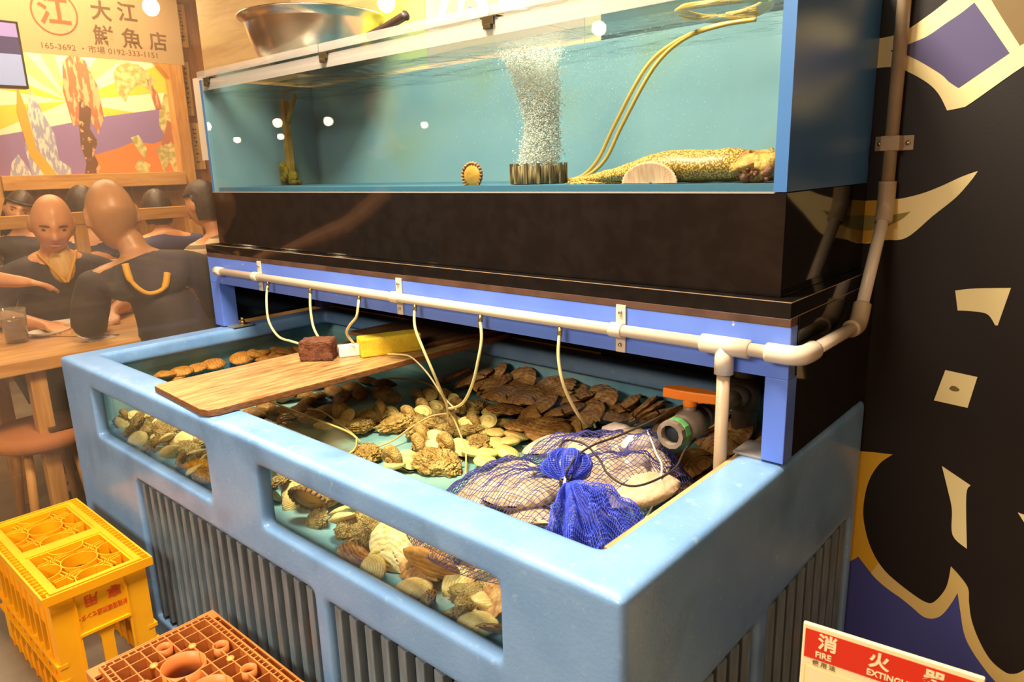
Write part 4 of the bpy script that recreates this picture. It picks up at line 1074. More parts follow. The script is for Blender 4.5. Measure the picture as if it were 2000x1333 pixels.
md = t_o.modifiers.new('wire', 'WIREFRAME'); md.thickness = 0.0016; md.use_replace = True; md.use_even_offset = False
bake(t_o)
tm = MB(BAG.location); tm.grid(lambda u, v: tuple(KN + (Vector(tuft(u, v))-KN)*0.93), 14, 36)
tm.obj('tuft_fold', M_FILM, BAG, fix=False)
c = MB(BAG.location)
for k in range(4):
    c.tube([KN + Vector((0.010*math.cos(t), 0.010*math.sin(t)*0.8, -0.006+0.004*k + 0.006*math.sin(t))) for t in [2*PI*i/16 for i in range(16)]], 0.0022, 6, closed=True)
c.tube(spline([KN, (1.70, 0.262, 0.775), (1.672, 0.30, 0.785), (1.663, 0.335, 0.782), (1.69, 0.35, 0.775), (1.735, 0.33, 0.765), (1.775, 0.30, 0.757), (1.815, 0.295, 0.75), (1.835, 0.33, 0.747), (1.835, 0.42, 0.742), (1.812, 0.50, 0.745), (1.795, 0.575, 0.74)], 8), 0.0021, 8)
c.tube(spline([KN + Vector((0, 0, 0.002)), (1.735, 0.24, 0.778), (1.728, 0.275, 0.788), (1.725, 0.33, 0.79), (1.728, 0.40, 0.785), (1.742, 0.49, 0.79), (1.755, 0.565, 0.799), (1.768, 0.609, 0.802), (1.786, 0.603, 0.801)], 8), 0.0021, 8)
c.obj('tie_cord', M_CORD, BAG)
c = MB(BAG.location)
c.tube(spline([KN + Vector((0, 0, 0.006)), (1.742, 0.215, 0.748), (1.758, 0.185, 0.735), (1.772, 0.150, 0.722), (1.79, 0.118, 0.70)], 8), 0.0026, 6)
c.tube(spline([(1.70, 0.55, 0.745), (1.74, 0.50, 0.748), (1.775, 0.46, 0.742), (1.81, 0.42, 0.735), (1.83, 0.36, 0.70), (1.83, 0.30, 0.66)], 8), 0.0018, 6)
c.obj('white_string', M_STRING, BAG)

# ------------------------------------------------------------------ inside the upper aquarium
AF = AZ1 + 0.0122   # aquarium floor level
M_ALGAE = mat('pole_tan', srgb(176, 132, 58), 0.7, col2=srgb(140, 104, 42), nscale=20)
M_MOSS = mat('moss', srgb(150, 128, 30), 0.95, col2=srgb(96, 84, 24), nscale=40, bump=1.0, bscale=80, bdist=0.01)
SP = thing('standpipe', 'tan upright pole with a bracket and mossy foot at the left end of the aquarium', 'standpipe', (-0.0 + 0.075, 0.80, AF))
p = MB(SP.location); p.box((0.064, 0.789, AF+0.0005), (0.088, 0.811, 1.525)); p.obj('pole', M_ALGAE, SP, bevel=0.002)
p = MB(SP.location); p.tube([(0.088, 0.80, 1.45), (0.145, 0.80, 1.535)], 0.009, 8); p.obj('bracket', M_ALGAE, SP)
p = MB(SP.location)
for i in range(16):
    a = random.random()*2*PI; q = random.random()
    p.ball((0.070 + 0.035*math.cos(a)*q, 0.79 + 0.03*math.sin(a)*q, AF + 0.015 + 0.05*random.random()), (0.014, 0.014, 0.02), 6)
for i in range(14):
    p.ball((0.045 + 0.085*random.random(), 0.775+0.03*random.random(), AF+0.008), (0.014, 0.012, 0.009), 6)
p.obj('mossy_foot', M_MOSS, SP)
# air stone box and its bubbles
M_STONE = mat('stone_black', srgb(70, 54, 36), 0.8, col2=srgb(150, 124, 76), nscale=50, stretch=(6, 6, 0.6), bump=0.4, bscale=60)
s = MB((1.337, 0.66, AF)); s.lathe([(0.0, 0.004), (0.055, 0.004), (0.058, 0.0), (0.063, 0.002), (0.063, 0.040), (0.056, 0.041), (0.054, 0.028), (0.0, 0.028)], (1.337, 0.66, AF), 28)
for k in range(14):
    a = 2*PI*k/14
    s.box((-0.004, -0.003, 0.001), (0.004, 0.003, 0.046), Matrix.Translation((1.337+0.064*math.cos(a), 0.66+0.064*math.sin(a), AF)) @ Matrix.Rotation(a+PI/2, 4, 'Z'))
tag(s.obj('air_stone', M_STONE, loc=(1.337, 0.66, AF)), 'dark ribbed air stone on the aquarium floor under the column of bubbles', 'air stone')
M_BUB = bpy.data.materials.new('bubble_white'); M_BUB.use_nodes = True
def bubble_nodes(nt):
    nt.nodes.clear()
    o = nt.nodes.new('ShaderNodeOutputMaterial'); d = nt.nodes.new('ShaderNodeBsdfDiffuse'); t = nt.nodes.new('ShaderNodeBsdfTranslucent'); m = nt.nodes.new('ShaderNodeMixShader')
    d.inputs[0].default_value = t.inputs[0].default_value = (0.96, 0.95, 0.90, 1); m.inputs[0].default_value = 0.5
    p = nt.nodes.new('ShaderNodeBsdfTransparent'); m2 = nt.nodes.new('ShaderNodeMixShader'); m2.inputs[0].default_value = 0.92
    nt.links.new(d.outputs[0], m.inputs[1]); nt.links.new(t.outputs[0], m.inputs[2])
    nt.links.new(p.outputs[0], m2.inputs[1]); nt.links.new(m.outputs[0], m2.inputs[2]); nt.links.new(m2.outputs[0], o.inputs[0])
bubble_nodes(M_BUB.node_tree)
def bubbles():
    rng = random.Random(5)
    ico = []
    bm = bmesh.new(); bmesh.ops.create_icosphere(bm, subdivisions=1, radius=1)
    base = [v.co.copy() for v in bm.verts]; faces = [tuple(v.index for v in f.verts) for f in bm.faces]; bm.free()
    vs = []; fs = []
    def put(x, y, z, r):
        n = len(vs)
        vs.extend([(x + c.x*r, y + c.y*r, z + c.z*r*0.8) for c in base]); fs.extend([tuple(n+i for i in f) for f in faces])
    H0, H1 = AF + 0.035, 1.528
    for i in range(15000):
        t = rng.random()**0.9
        z = H0 + (H1-H0)*t
        rad = 0.045 + 0.010*t + 0.030*max(0, t-0.82)/0.18 + 0.006*math.sin(9*t+1)
        a = rng.random()*2*PI; q = math.sqrt(rng.random()) if rng.random() < 0.82 else rng.gauss(0.95, 0.18)
        x = 1.337 + 0.016*math.sin(4.2*t) - 0.004 + math.cos(a)*q*rad; y = 0.66 + math.sin(a)*q*rad*0.8
        put(x, y, z, rng.uniform(0.0007, 0.0021))
    for i in range(2600):   # mist of small bubbles drifting under the surface
        x = rng.gauss(1.40, 0.17); y = rng.uniform(0.56, 0.9); t = 1-abs(rng.gauss(0, 0.33))
        if not (1.05 < x < 1.72) or t < 0.1: continue
        put(x, y, 1.25 + 0.277*t, rng.uniform(0.0003, 0.0008))
    me = bpy.data.meshes.new('bubbles'); me.from_pydata(vs, [], fs)
    for p in me.polygons: p.use_smooth = True
    return me
b = link_mesh('bubbles', bubbles(), M_BUB)
tag(b, 'white column of rising air bubbles in the aquarium', 'bubbles', kind='stuff')
# air hoses inside the aquarium
M_HOSE = mat('hose_amber', srgb(216, 178, 92), 0.3)
for dx, lab in ((0.0, 'amber air hose rising through the aquarium, left of the pair'), (0.020, 'amber air hose rising through the aquarium, right of the pair')):
    pts = [(1.385+dx*0.4, 0.69, AF+0.006), (1.43+dx*0.6, 0.70, AF+0.014), (1.475+dx, 0.70, 1.285), (1.518+dx, 0.70, 1.355), (1.592+dx, 0.70, 1.462), (1.66+dx, 0.70, 1.505+dx*0.2), (1.74+dx, 0.70, 1.523), (1.80+dx, 0.71, 1.525)]
    o = MB(pts[0]).tube(spline(pts, 8), 0.0042, 10).obj('air_hose', M_HOSE, loc=pts[0])
    tag(o, lab, 'hose', 'pair of air hoses')
c = []
for i in range(90):
    t = i/89; a = 2*PI*3.3*t
    c.append((1.775 + (0.085-0.012*t)*math.cos(a), 0.665 + (0.085-0.02*t)*math.sin(a), 1.540 + 0.010*t + 0.004*math.sin(2*a+1)))
o = MB((1.775, 0.665, 1.54)).tube(c, 0.0042, 8).obj('hose_coil', M_HOSE, loc=(1.775, 0.665, 1.54))
tag(o, 'coil of amber air hose floating at the water surface, right end of the aquarium', 'hose')
# speckled fish lying on the floor
def speckle(name, c1, c2, scale):
    m = bpy.data.materials.new(name); m.use_nodes = True
    nt = m.node_tree; b = nt.nodes['Principled BSDF']; b.inputs['Roughness'].default_value = 0.45
    tc = nt.nodes.new('ShaderNodeTexCoord'); v = nt.nodes.new('ShaderNodeTexVoronoi'); v.inputs['Scale'].default_value = scale
    r = nt.nodes.new('ShaderNodeMapRange'); r.inputs[1].default_value = 0.42; r.inputs[2].default_value = 0.55
    nt.links.new(tc.outputs['Object'], v.inputs['Vector']); nt.links.new(v.outputs['Distance'], r.inputs[0])
    mx = nt.nodes.new('ShaderNodeMix'); mx.data_type = 'RGBA'; mx.inputs['A'].default_value = c1; mx.inputs['B'].default_value = c2
    nt.links.new(r.outputs[0], mx.inputs['Factor']); nt.links.new(mx.outputs['Result'], b.inputs['Base Color'])
    return m
M_FISH = speckle('fish_speckled', srgb(222, 184, 92), srgb(138, 98, 42), 300)
M_HEAD = mat('fish_head', srgb(176, 112, 50), 0.6, col2=srgb(220, 176, 90), nscale=26, bump=0.8, bscale=60, bdist=0.01)
M_JAW = mat('fish_jaw', srgb(84, 44, 26), 0.6, col2=srgb(150, 92, 60), nscale=60, bump=0.8, bscale=90, bdist=0.006)
M_FIN = mat('fish_fin', srgb(226, 186, 150), 0.5, col2=srgb(206, 160, 124), nscale=30, stretch=(6, 1, 1))
FI = thing('spotted_fish', 'long yellow speckled fish lying on the aquarium floor at the right end', 'fish', (1.72, 0.63, AF))
def fbody(u, v):
    # u 0 tail .. 1 head
    x = 1.44 + 0.44*u
    h = 0.004 + 0.060*math.sin(PI*min(1, u*0.60+0.02))**1.5 + 0.006*math.sin(14*u)*u
    wd = 0.010 + 0.075*math.sin(PI*min(1, u*0.62))**1.2
    if u > 0.86:
        q = math.sqrt(max(0.0, 1-((u-0.86)/0.14)**2)); h *= q; wd *= q
    a = 2*PI*v
    z = AF + h*(1+math.sin(a))*0.5 + 0.001
    y = 0.64 - 0.03*math.sin(PI*u) + wd*math.cos(a)*0.55
    return (x, y, z + 0.002*noise.noise(Vector((x*40, y*40, a))))
m = MB(FI.location); m.grid(fbody, 44, 28); m.obj('body', M_FISH, FI)
def fhead(u, v):
    th = PI*u; a = 2*PI*v
    p = Vector((1.878 + 0.050*math.cos(th), 0.622 + 0.055*math.sin(th)*math.cos(a), AF + 0.027 + 0.027*math.sin(th)*math.sin(a)))
    n = noise.fractal(p*46, 0.8, 2, 4)*0.011
    return (p.x + n, p.y + n*0.5, max(AF+0.001, p.z + n))
m = MB(FI.location); m.grid(fhead, 26, 40); m.obj('head', M_HEAD, FI)
m = MB(FI.location)
rng = random.Random(4)
for i in range(26):
    m.ball((1.862 + rng.random()*0.055, 0.573 + rng.random()*0.012, AF + 0.006 + rng.random()*0.018), rng.uniform(0.003, 0.008), 5)
m.obj('ragged_jaw', M_JAW, FI)
m = MB(FI.location)
def ffin(u, v):
    a = PI*v
    r = 0.060*u*(1+0.02*math.cos(40*a))
    return (1.690 + r*math.cos(a), 0.566 - 0.008*u, AF + 0.001 + r*math.sin(a)*0.66)
m.grid(ffin, 12, 60); o = m.obj('pectoral_fin', M_FIN, FI)
md = o.modifiers.new('t', 'SOLIDIFY'); md.thickness = 0.002; bake(o)
m = MB(FI.location)
m.grid(lambda u, v: (1.46+0.20*u, 0.61+0.02*(v-0.5), AF + 0.002 + 0.012*v*math.sin(PI*u) + 0.001*math.sin(60*u)), 30, 4)
o = m.obj('tail_fin', M_FISH, FI); md = o.modifiers.new('t', 'SOLIDIFY'); md.thickness = 0.002; bake(o)

# ------------------------------------------------------------------ on the lids: steel bowl and dark handle
BW = thing('mixing_bowl', 'large stainless steel bowl standing on the left lid of the aquarium', 'bowl', (0.37, 0.745, AZT+0.011))
M_BOWL = mat('bowl_steel', srgb(206, 196, 180), 0.24, 1.0, bump=0.1, bscale=30)
prof = [(0.0, 0.0), (0.110, 0.0), (0.145, 0.010), (0.172, 0.040), (0.192, 0.085), (0.203, 0.125), (0.207, 0.148), (0.222, 0.153), (0.224, 0.150), (0.2225, 0.1475), (0.209, 0.1445), (0.2005, 0.12), (0.1885, 0.085), (0.168, 0.044), (0.140, 0.014), (0.0, 0.003)]
m = MB(); m.lathe(prof, (0, 0, 0), 64); m.obj('basin', M_BOWL, BW)
M_HANDLE = mat('dark_handle', srgb(62, 42, 34), 0.45)
o = MB((0.93, 0.555, AZT+0.03)).tube(spline([(0.885, 0.555, AZT+0.0245), (0.94, 0.556, AZT+0.034), (0.995, 0.557, AZT+0.046), (1.025, 0.557, AZT+0.052)], 6), [0.0105]*18 + [0.0125], 14).obj('rubber_tube', M_HANDLE, loc=(0.93, 0.555, AZT+0.03))
MB().cyl((0.0935, 0.002, 0.0215), (0.0955, 0.002, 0.0220), 0.0065).obj('bore', M_DARKBLUE, o)
tag(o, 'short dark rubber tube lying on the lid to the right of the steel bowl', 'tube')

# ------------------------------------------------------------------ posters on the plywood wall above the aquarium
M_PLIME = mat('poster_lime', srgb(206, 212, 84), 0.6)
M_PPINK = mat('poster_cream', srgb(216, 172, 136), 0.6)
M_PWHITE = mat('poster_white', srgb(246, 242, 238), 0.6)
M_PBLUE = mat('poster_blue', srgb(130, 130, 196), 0.6)
t = tag(MB((0.53, 0.9645, 1.9)).box((0.43, 0.9625, 1.60), (0.648, 0.9647, 2.3)).obj('poster', M_PLIME, loc=(0.53, 0.9645, 1.9)), 'lime yellow poster on the plywood wall behind the glowing bulb', 'poster')
PO = tag(MB((0.93, 0.9645, 1.9)).box((0.652, 0.9625, 1.55), (1.25, 0.9647, 2.3)).obj('poster', M_PPINK, loc=(0.93, 0.9645, 1.9)), 'cream poster with white and blue brush strokes, right of the lime poster', 'poster')
def stroke(pts, m, d=0.0008):
    o = triangulated(MB((0.93, 0.9645, 1.9)).prism(pts, 0.9625-d, 0.9626, 'y').obj('brush_stroke', m)); o.parent = PO
stroke([(0.70, 1.71), (0.728, 1.71), (0.79, 1.82), (0.76, 1.84)], M_PWHITE)
stroke([(0.80, 1.70), (0.83, 1.76), (0.87, 1.74), (0.885, 1.69), (0.92, 1.70), (0.90, 1.80), (0.84, 1.82), (0.79, 1.78)], M_PWHITE)
stroke([(0.835, 1.735), (0.86, 1.725), (0.872, 1.695), (0.85, 1.69)], M_PBLUE, 0.0012)
stroke([(0.96, 1.70), (1.06, 1.69), (1.07, 1.72), (0.99, 1.76), (0.955, 1.80)], M_PWHITE)
stroke([(0.985, 1.715), (1.03, 1.705), (1.0, 1.745)], M_PBLUE, 0.0012)
# white paper strip by the left end of the aquarium
o = tag(MB((-0.84, 0.96, 1.4)).box((-0.902, 0.957, 1.345), (-0.775, 0.9585, 1.70)).obj('paper_notice', M_PWHITE, loc=(-0.84, 0.96, 1.4)), 'blank white paper strip hanging at the edge of the plywood wall', 'notice')

# ------------------------------------------------------------------ pendant bulbs
M_BULB = mat('bulb_glow', (1.0, 0.80, 0.50, 1), 0.3, emit=36)
M_SOCK = mat('bulb_socket', srgb(40, 34, 30), 0.5)
def bulb(x, y, z, lab, r=0.034):
    t = thing('pendant_bulb', lab, 'bulb', (x, y, z), 'pendant bulbs')
    m = MB(); m.ball((0, 0, 0), (r, r, r*1.1), 12); m.obj('glass_globe', M_BULB, t)
    m = MB(); m.cyl((0, 0, r*0.9), (0, 0, r*0.9+0.05), 0.018); m.obj('socket', M_SOCK, t)
    m = MB(); m.cyl((0, 0, r*0.9+0.05), (0, 0, ZC-0.002-z), 0.003, n=8); m.obj('cord', M_SOCK, t)
bulb(-1.056, 0.884, 2.012, 'glowing bulb in front of the white shop banner')
bulb(0.592, 0.86, 1.768, 'glowing bulb above the aquarium beside the steel bowl', 0.026)
for (x, y, z, wh) in ((-6.19, -2.57, 1.85, 'at the far left end of the hall'), (-5.34, -2.98, 1.85, 'second from the far end of the hall'),
                      (-4.90, -3.37, 1.85, 'in the middle of the hall'), (-3.70, -3.77, 1.75, 'over the near end of the hall'),
                      (-6.25, -2.95, 1.70, 'hanging lowest at the far end of the hall'), (-5.76, -3.26, 1.72, 'small and low in the far hall corner'), (-0.682, -2.733, 2.2, 'nearest the counter side of the hall')):
    bulb(x, y, z, 'glowing bulb ' + wh + ', mirrored in aquarium glass', 0.045 if z > 1.8 else 0.032)

# ------------------------------------------------------------------ clear vinyl curtain at the left of the tank
o = MB((-0.075, -0.6, 0))
o.grid(lambda u, v: (-0.072 + 0.0015*math.sin(9*u) , -1.9 + 2.86*u, 0.02 + 2.5*v), 40, 10)
vin = o.obj('vinyl_partition', M_VINYL, loc=(-0.075, -0.6, 0), fix=False)
tag(vin, 'clear plastic partition sheet standing at the left side of the blue tank', 'partition')

# ------------------------------------------------------------------ yellow bottle crate (upside down)
M_YEL = mat('crate_yellow', srgb(242, 168, 8), 0.42, col2=srgb(234, 156, 6), nscale=6, bump=0.1, bscale=60)
add_mask(M_YEL, srgb(196, 164, 92), 30, 0.70, 0.78)
M_RED = mat('print_red', srgb(222, 84, 24), 0.6)
CX0, CX1, CY0, CY1, CZ = 0.088, 0.626, -0.295, -0.047, 0.34
YC = thing('bottle_crate', 'yellow plastic bottle crate upside down beside the slatted front of the tank', 'crate', ((CX0+CX1)/2, (CY0+CY1)/2, 0))
def frame2d(m, x0, x1, y0, y1, t, z0, z1):
    m.box((x0, y0, z0), (x1, y0+t, z1)); m.box((x0, y1-t, z0), (x1, y1, z1)); m.box((x0, y0+t, z0), (x0+t, y1-t, z1)); m.box((x1-t, y0+t, z0), (x1, y1-t, z1))
def ring(m, cx, cyy, r, t, z0, z1, n=28, x0=-9, x1=9, y0=-9, y1=9):
    m.lathe([(r-t, z0), (r, z0), (r, z1), (r-t, z1)], (cx, cyy, 0), n, closed=True)
m = MB(YC.location)
I = 0.016  # walls sit in from the rim
WX0, WX1, WY0, WY1 = CX0+I, CX1-I, CY0+I, CY1-I
# corner posts
for (x, sx) in ((WX0, 1), (WX1, -1)):
    for (y, sy) in ((WY0, 1), (WY1, -1)):
        x -= sx*0.0007; yq = y - sy*0.0007; m.prism([(x, yq), (x+sx*0.058, yq), (x+sx*0.058, yq+sy*0.0062), (x+sx*0.0062, yq+sy*0.0062), (x+sx*0.0062, yq+sy*0.052), (x, yq+sy*0.052)], 0.0012, CZ-0.0063); x += sx*0.0007
# long sides: slanting ladder ribs and rails
for y0, y1 in ((WY0, WY0+0.006), (WY1-0.006, WY1)):
    for k in range(9):
        x = WX0+0.06+k*0.05
        m.box((x-0.004, y0-0.004, 0.001), (x+0.004, y1+0.004, CZ-0.006))
    m.box((WX0+0.001, y0, 0.235), (WX1-0.001, y1, CZ-0.008))
    m.box((WX0-0.002, y0-0.0085, 0.14), (WX1+0.002, y1+0.0085, 0.150)); m.box((WX0-0.002, y0-0.0085, 0.10), (WX1+0.002, y1+0.0085, 0.108))
    m.box((WX0+0.001, y0+0.0002, 0.0015), (WX1-0.001, y1-0.0002, 0.045))
m.obj('side_frame', M_YEL, YC, merge=0, fix=False)
def arch_panel(x0, x1):
    # end panel with two arched openings, in the YZ plane
    n = 12; L, Rr = WY0+0.05, WY1-0.05
    mid = (L+Rr)/2; post = 0.014
    m = MB(YC.location)
    m.box((x0, WY0+0.05, 0.205), (x1, WY1-0.05, CZ-0.006))
    m.box((x0, WY0+0.05, 0.001), (x1, WY1-0.05, 0.05))
    m.box((x0, mid-post, 0.05), (x1, mid+post, 0.205))
    for s, e in ((L, mid-post), (mid+post, Rr)):
        # fillets that round the top of each opening
        w_ = e-s; r = w_*0.8
        for (cx, sg) in (((e, -1),) if s == L else ((s, 1),)):
            pts = [(cx, 0.205)] + [(cx + sg*(r - r*math.cos(a)), 0.205 - r + r*math.sin(a)) for a in [PI/2*i/n for i in range(n, -1, -1)]]
            m.prism(pts, x0, x1, 'x')
    m.box((x0-0.006 if x0 < 0.3 else x1, WY0+0.05, 0.200), (x0 if x0 < 0.3 else x1+0.006, WY1-0.05, 0.207))
    for y in (WY0+0.051, WY1-0.051):
        m.box((x0-0.004 if x0 < 0.3 else x1, y-0.002, 0.001), (x0 if x0 < 0.3 else x1+0.004, y+0.002, CZ-0.006))
    return m.obj('end_panel', M_YEL, YC, merge=0, fix=False)
arch_panel(WX1-0.006, WX1-0.0005); arch_panel(WX0+0.0005, WX0+0.006)
# the base, now on top: rim ladder, two rounded compartments with rings and crossed ribs
m = MB(YC.location)
z0, z1 = CZ-0.014, CZ
frame2d(m, CX0, CX1, CY0, CY1, 0.005, z0-0.008, z1)
for x in [CX0+0.02+0.0187*k for k in range(27)]:
    for ya, yb in ((CY0+0.005, CY0+0.022), (CY1-0.022, CY1-0.005)):
        m.box((x-0.0016, ya, z0), (x+0.0016, yb, z1-0.001))
m.box((CX0+0.005, CY0+0.005, z0-0.002), (CX1-0.005, CY1-0.005, z0-0.0005)) if False else None
frame2d(m, CX0+0.005, CX1-0.005, CY0+0.005, CY1-0.005, 0.003, z0-0.004, z0)
frame2d(m, CX0+0.012, CX1-0.012, CY0+0.021, CY1-0.021, 0.014, z0, z1)
m.box((0.5*(CX0+CX1)-0.020, CY0+0.0225, z0+0.0003), (0.5*(CX0+CX1)+0.020, CY1-0.0225, z1-0.0004))
m.obj('base_rim', M_YEL, YC, merge=0, fix=False)
for k, (xa, xb) in enumerate(((CX0+0.026, 0.5*(CX0+CX1)-0.02), (0.5*(CX0+CX1)+0.02, CX1-0.026))):
    m = MB(YC.location)
    ya, yb = CY0+0.035, CY1-0.035
    frame2d(m, xa, xb, ya, yb, 0.006, z0-0.016, z1-0.003)
    cx0, cy0 = (xa+xb)/2, (ya+yb)/2; hx, hy = (xb-xa)/2, (yb-ya)/2
    def arc_ring(cx, cyy, r, t, zz0, zz1):
        n = 40; run = []
        for q in range(n):
            a0, a1 = 2*PI*q/n, 2*PI*(q+1)/n
            am = (a0+a1)/2
            if abs(cx+r*math.cos(am)-cx0) > hx-0.004 or abs(cyy+r*math.sin(am)-cy0) > hy-0.004: continue
            v = [(cx+rr*math.cos(aa), cyy+rr*math.sin(aa), z) for z in (zz0, zz1) for aa in (a0, a1) for rr in (r-t, r)]
            m._add(v, ((0, 1, 3, 2), (4, 6, 7, 5), (0, 4, 5, 1), (2, 3, 7, 6), (0, 2, 6, 4), (1, 5, 7, 3)))
    for (u_, v_) in ((0, 0), (-1, 0), (1, 0), (0, -1), (0, 1)):
        arc_ring(cx0+u_*hx*0.93, cy0+v_*hy*0.93, 0.042, 0.0028, z0-0.022, z1-0.002)
    for u_ in (-0.5, 0.5):
        for v_ in (-0.5, 0.5):
            for an in (R(12), R(102)):
                Mx = Matrix.Translation((cx0+u_*hx, cy0+v_*hy, 0)) @ Matrix.Rotation(an, 4, 'Z')
                m.box((-0.033, -0.0065, z0-0.014), (0.033, -0.0035, z1-0.005), Mx)
                m.box((-0.033, 0.0035, z0-0.014), (0.033, 0.0065, z1-0.005), Mx)
    m.obj('bottle_grid', M_YEL, YC, merge=0, fix=False)
L_ = Vector(YC.location)
o = put_text('専  用', 0.034, Vector((WX1+0.0003, (CY0+CY1)/2+0.004, 0.287)) - L_, (0, -1, 0), (0, 0, -1), M_RED, YC, bold=0.0006, depth=0.0003)
o = put_text('新潟酒類流通センター', 0.0165, Vector((WX1+0.0003, (CY0+CY1)/2-0.002, 0.247)) - L_, (0, -1, 0), (0, 0, -1), M_RED, YC, depth=0.0003, sx=0.72)

# ------------------------------------------------------------------ orange bottle crate
M_ORC = mat('crate_orange', srgb(200, 118, 56), 0.42, col2=srgb(192, 108, 48), nscale=6)
OX0, OX1, OY0, OY1, OZ = 0.90, 1.31, -0.30, -0.03, 0.302
OC = thing('bottle_crate', 'orange brown plastic bottle crate in front of the slatted tank', 'crate', ((OX0+OX1)/2, (OY0+OY1)/2, 0))
m = MB(OC.location)
frame2d(m, OX0, OX1, OY0, OY1, 0.004, OZ-0.03, OZ-0.008)
frame2d(m, OX0, OX1, OY0, OY1, 0.03, OZ-0.013, OZ-0.010) if False else None
for (x, sx) in ((OX0, 1), (OX1, -1)):
    for (y, sy) in ((OY0, 1), (OY1, -1)):
        x -= sx*0.0006; y -= sy*0.0006
        m.prism([(x, y), (x+sx*0.036, y), (x+sx*0.036, y+sy*0.02), (x+sx*0.02, y+sy*0.036), (x, y+sy*0.036)] if sx*sy > 0 else [(x, y), (x, y+sy*0.036), (x+sx*0.02, y+sy*0.036), (x+sx*0.036, y+sy*0.02), (x+sx*0.036, y)], OZ-0.012, OZ-0.0076)
for k in range(7):
    x = OX0+0.05+k*0.0517
    for ya, yb in ((OY0+0.004, OY0+0.018), (OY1-0.018, OY1-0.004)): m.box((x-0.0012, ya, OZ-0.03), (x+0.0012, yb, OZ-0.009))
for k in range(4):
    y = OY0+0.055+k*0.0533
    for xa, xb in ((OX0+0.004, OX0+0.018), (OX1-0.018, OX1-0.004)): m.box((xa, y-0.0012, OZ-0.03), (xb, y+0.0012, OZ-0.009))
m.obj('base_rim', M_ORC, OC, merge=0, fix=False)
m = MB(OC.location)
GX0, GX1, GY0, GY1 = OX0+0.018, OX1-0.018, OY0+0.018, OY1-0.018
zt, zb = OZ, OZ-0.03
frame2d(m, GX0, GX1, GY0, GY1, 0.004, zb, zt)
frame2d(m, GX0+0.0135, GX1-0.0135, GY0+0.0135, GY1-0.0135, 0.003, zb, zt)
n1 = 24
for k in range(n1):
    x = GX0+0.012+(GX1-GX0-0.024)*k/(n1-1)
    for ya, yb in ((GY0+0.004, GY0+0.0135), (GY1-0.0135, GY1-0.004)): m.box((x-0.0014, ya, zb), (x+0.0014, yb, zt-0.0002))
n2 = 15
for k in range(n2):
    y = GY0+0.012+(GY1-GY0-0.024)*k/(n2-1)
    for xa, xb in ((GX0+0.004, GX0+0.0135), (GX1-0.0135, GX1-0.004)): m.box((xa, y-0.0014, zb), (xb, y+0.0014, zt-0.0002))
m.obj('ladder_border', M_ORC, OC, merge=0, fix=False)
IX0, IX1, IY0, IY1 = GX0+0.0165, GX1-0.0165, GY0+0.0165, GY1-0.0165
m = MB(OC.location)
cell = [(IX0+(IX1-IX0)*(i+0.5)/3, IY0+(IY1-IY0)*(j+0.5)/2) for i in range(3) for j in range(2)]
big = [(IX0+(IX1-IX0)*(i+1)/3, (IY0+IY1)/2) for i in range(2)]
RB = 0.044; RS = 0.0165
small = [(IX0+(IX1-IX0)*q, y) for q in (0.33, 0.67) for y in (IY0+0.020, IY1-0.020)] + [(IX0+0.024, (IY0+IY1)/2), (IX1-0.024, (IY0+IY1)/2)]
for c_ in big: ring(m, c_[0], c_[1], RB, 0.003, zb-0.03, zt, 40)
for c_ in small: ring(m, c_[0], c_[1], RS, 0.0026, zb, zt, 24)
def inside(x, y):
    return any((x-a)**2+(y-b)**2 < (RB-0.001)**2 for a, b in big) or any((x-a)**2+(y-b)**2 < (RS-0.001)**2 for a, b in small)
def bar(x0, y0, x1, y1, t=0.0014):
    n = 60; run = None
    for k in range(n+1):
        x = x0+(x1-x0)*k/n; y = y0+(y1-y0)*k/n
        ok = not inside(x, y)
        if ok and run is None: run = (x, y)
        if (not ok or k == n) and run is not None:
            a = run; b_ = (x, y); run = None
            if abs(a[0]-b_[0])+abs(a[1]-b_[1]) < 0.004: continue
            if x0 == x1: m.box((x0-t, min(a[1], b_[1]), zb), (x0+t, max(a[1], b_[1]), zt-0.0003))
            else: m.box((min(a[0], b_[0]), y0-t, zb), (max(a[0], b_[0]), y0+t, zt-0.0004))
for q in (0.085, 0.20, 0.33, 0.45, 0.55, 0.67, 0.80, 0.915): bar(IX0+(IX1-IX0)*q, IY0, IX0+(IX1-IX0)*q, IY1)
for q in (0.14, 0.30, 0.42, 0.58, 0.70, 0.86): bar(IX0, IY0+(IY1-IY0)*q, IX1, IY0+(IY1-IY0)*q)
m.obj('bottle_grid', M_ORC, OC, merge=0, fix=False)
m = MB(OC.location)
for q in (0.20, 0.80):
    for r_ in (0.30, 0.70): m.lathe([(0, 0.0015), (0.0075, 0.0012), (0.0085, -0.004), (0, -0.004)], (IX0+(IX1-IX0)*q+0.0, IY0+(IY1-IY0)*(r_), zt), 16)
for r_ in (0.14, 0.86): m.lathe([(0, 0.0015), (0.0075, 0.0012), (0.0085, -0.004), (0, -0.004)], ((IX0+IX1)/2, IY0+(IY1-IY0)*r_, zt), 16)
m.obj('gate_stud', mat('crate_orange_light', srgb(232, 150, 70), 0.4), OC)
m = MB(OC.location)
wz0 = 0.001
for (a, b_) in (((OX0+0.01, OY0+0.01, wz0), (OX1-0.01, OY0+0.015, OZ-0.03)), ((OX0+0.01, OY1-0.015, wz0), (OX1-0.01, OY1-0.01, OZ-0.03)),
               ((OX0+0.01, OY0+0.015, wz0), (OX0+0.015, OY1-0.015, OZ-0.03)), ((OX1-0.015, OY0+0.015, wz0), (OX1-0.01, OY1-0.015, OZ-0.03))):
    m.box(a, b_)
m.box(((OX0+OX1)/2-0.002, OY0+0.015, 0.06), ((OX0+OX1)/2+0.002, OY1-0.015, OZ-0.032))
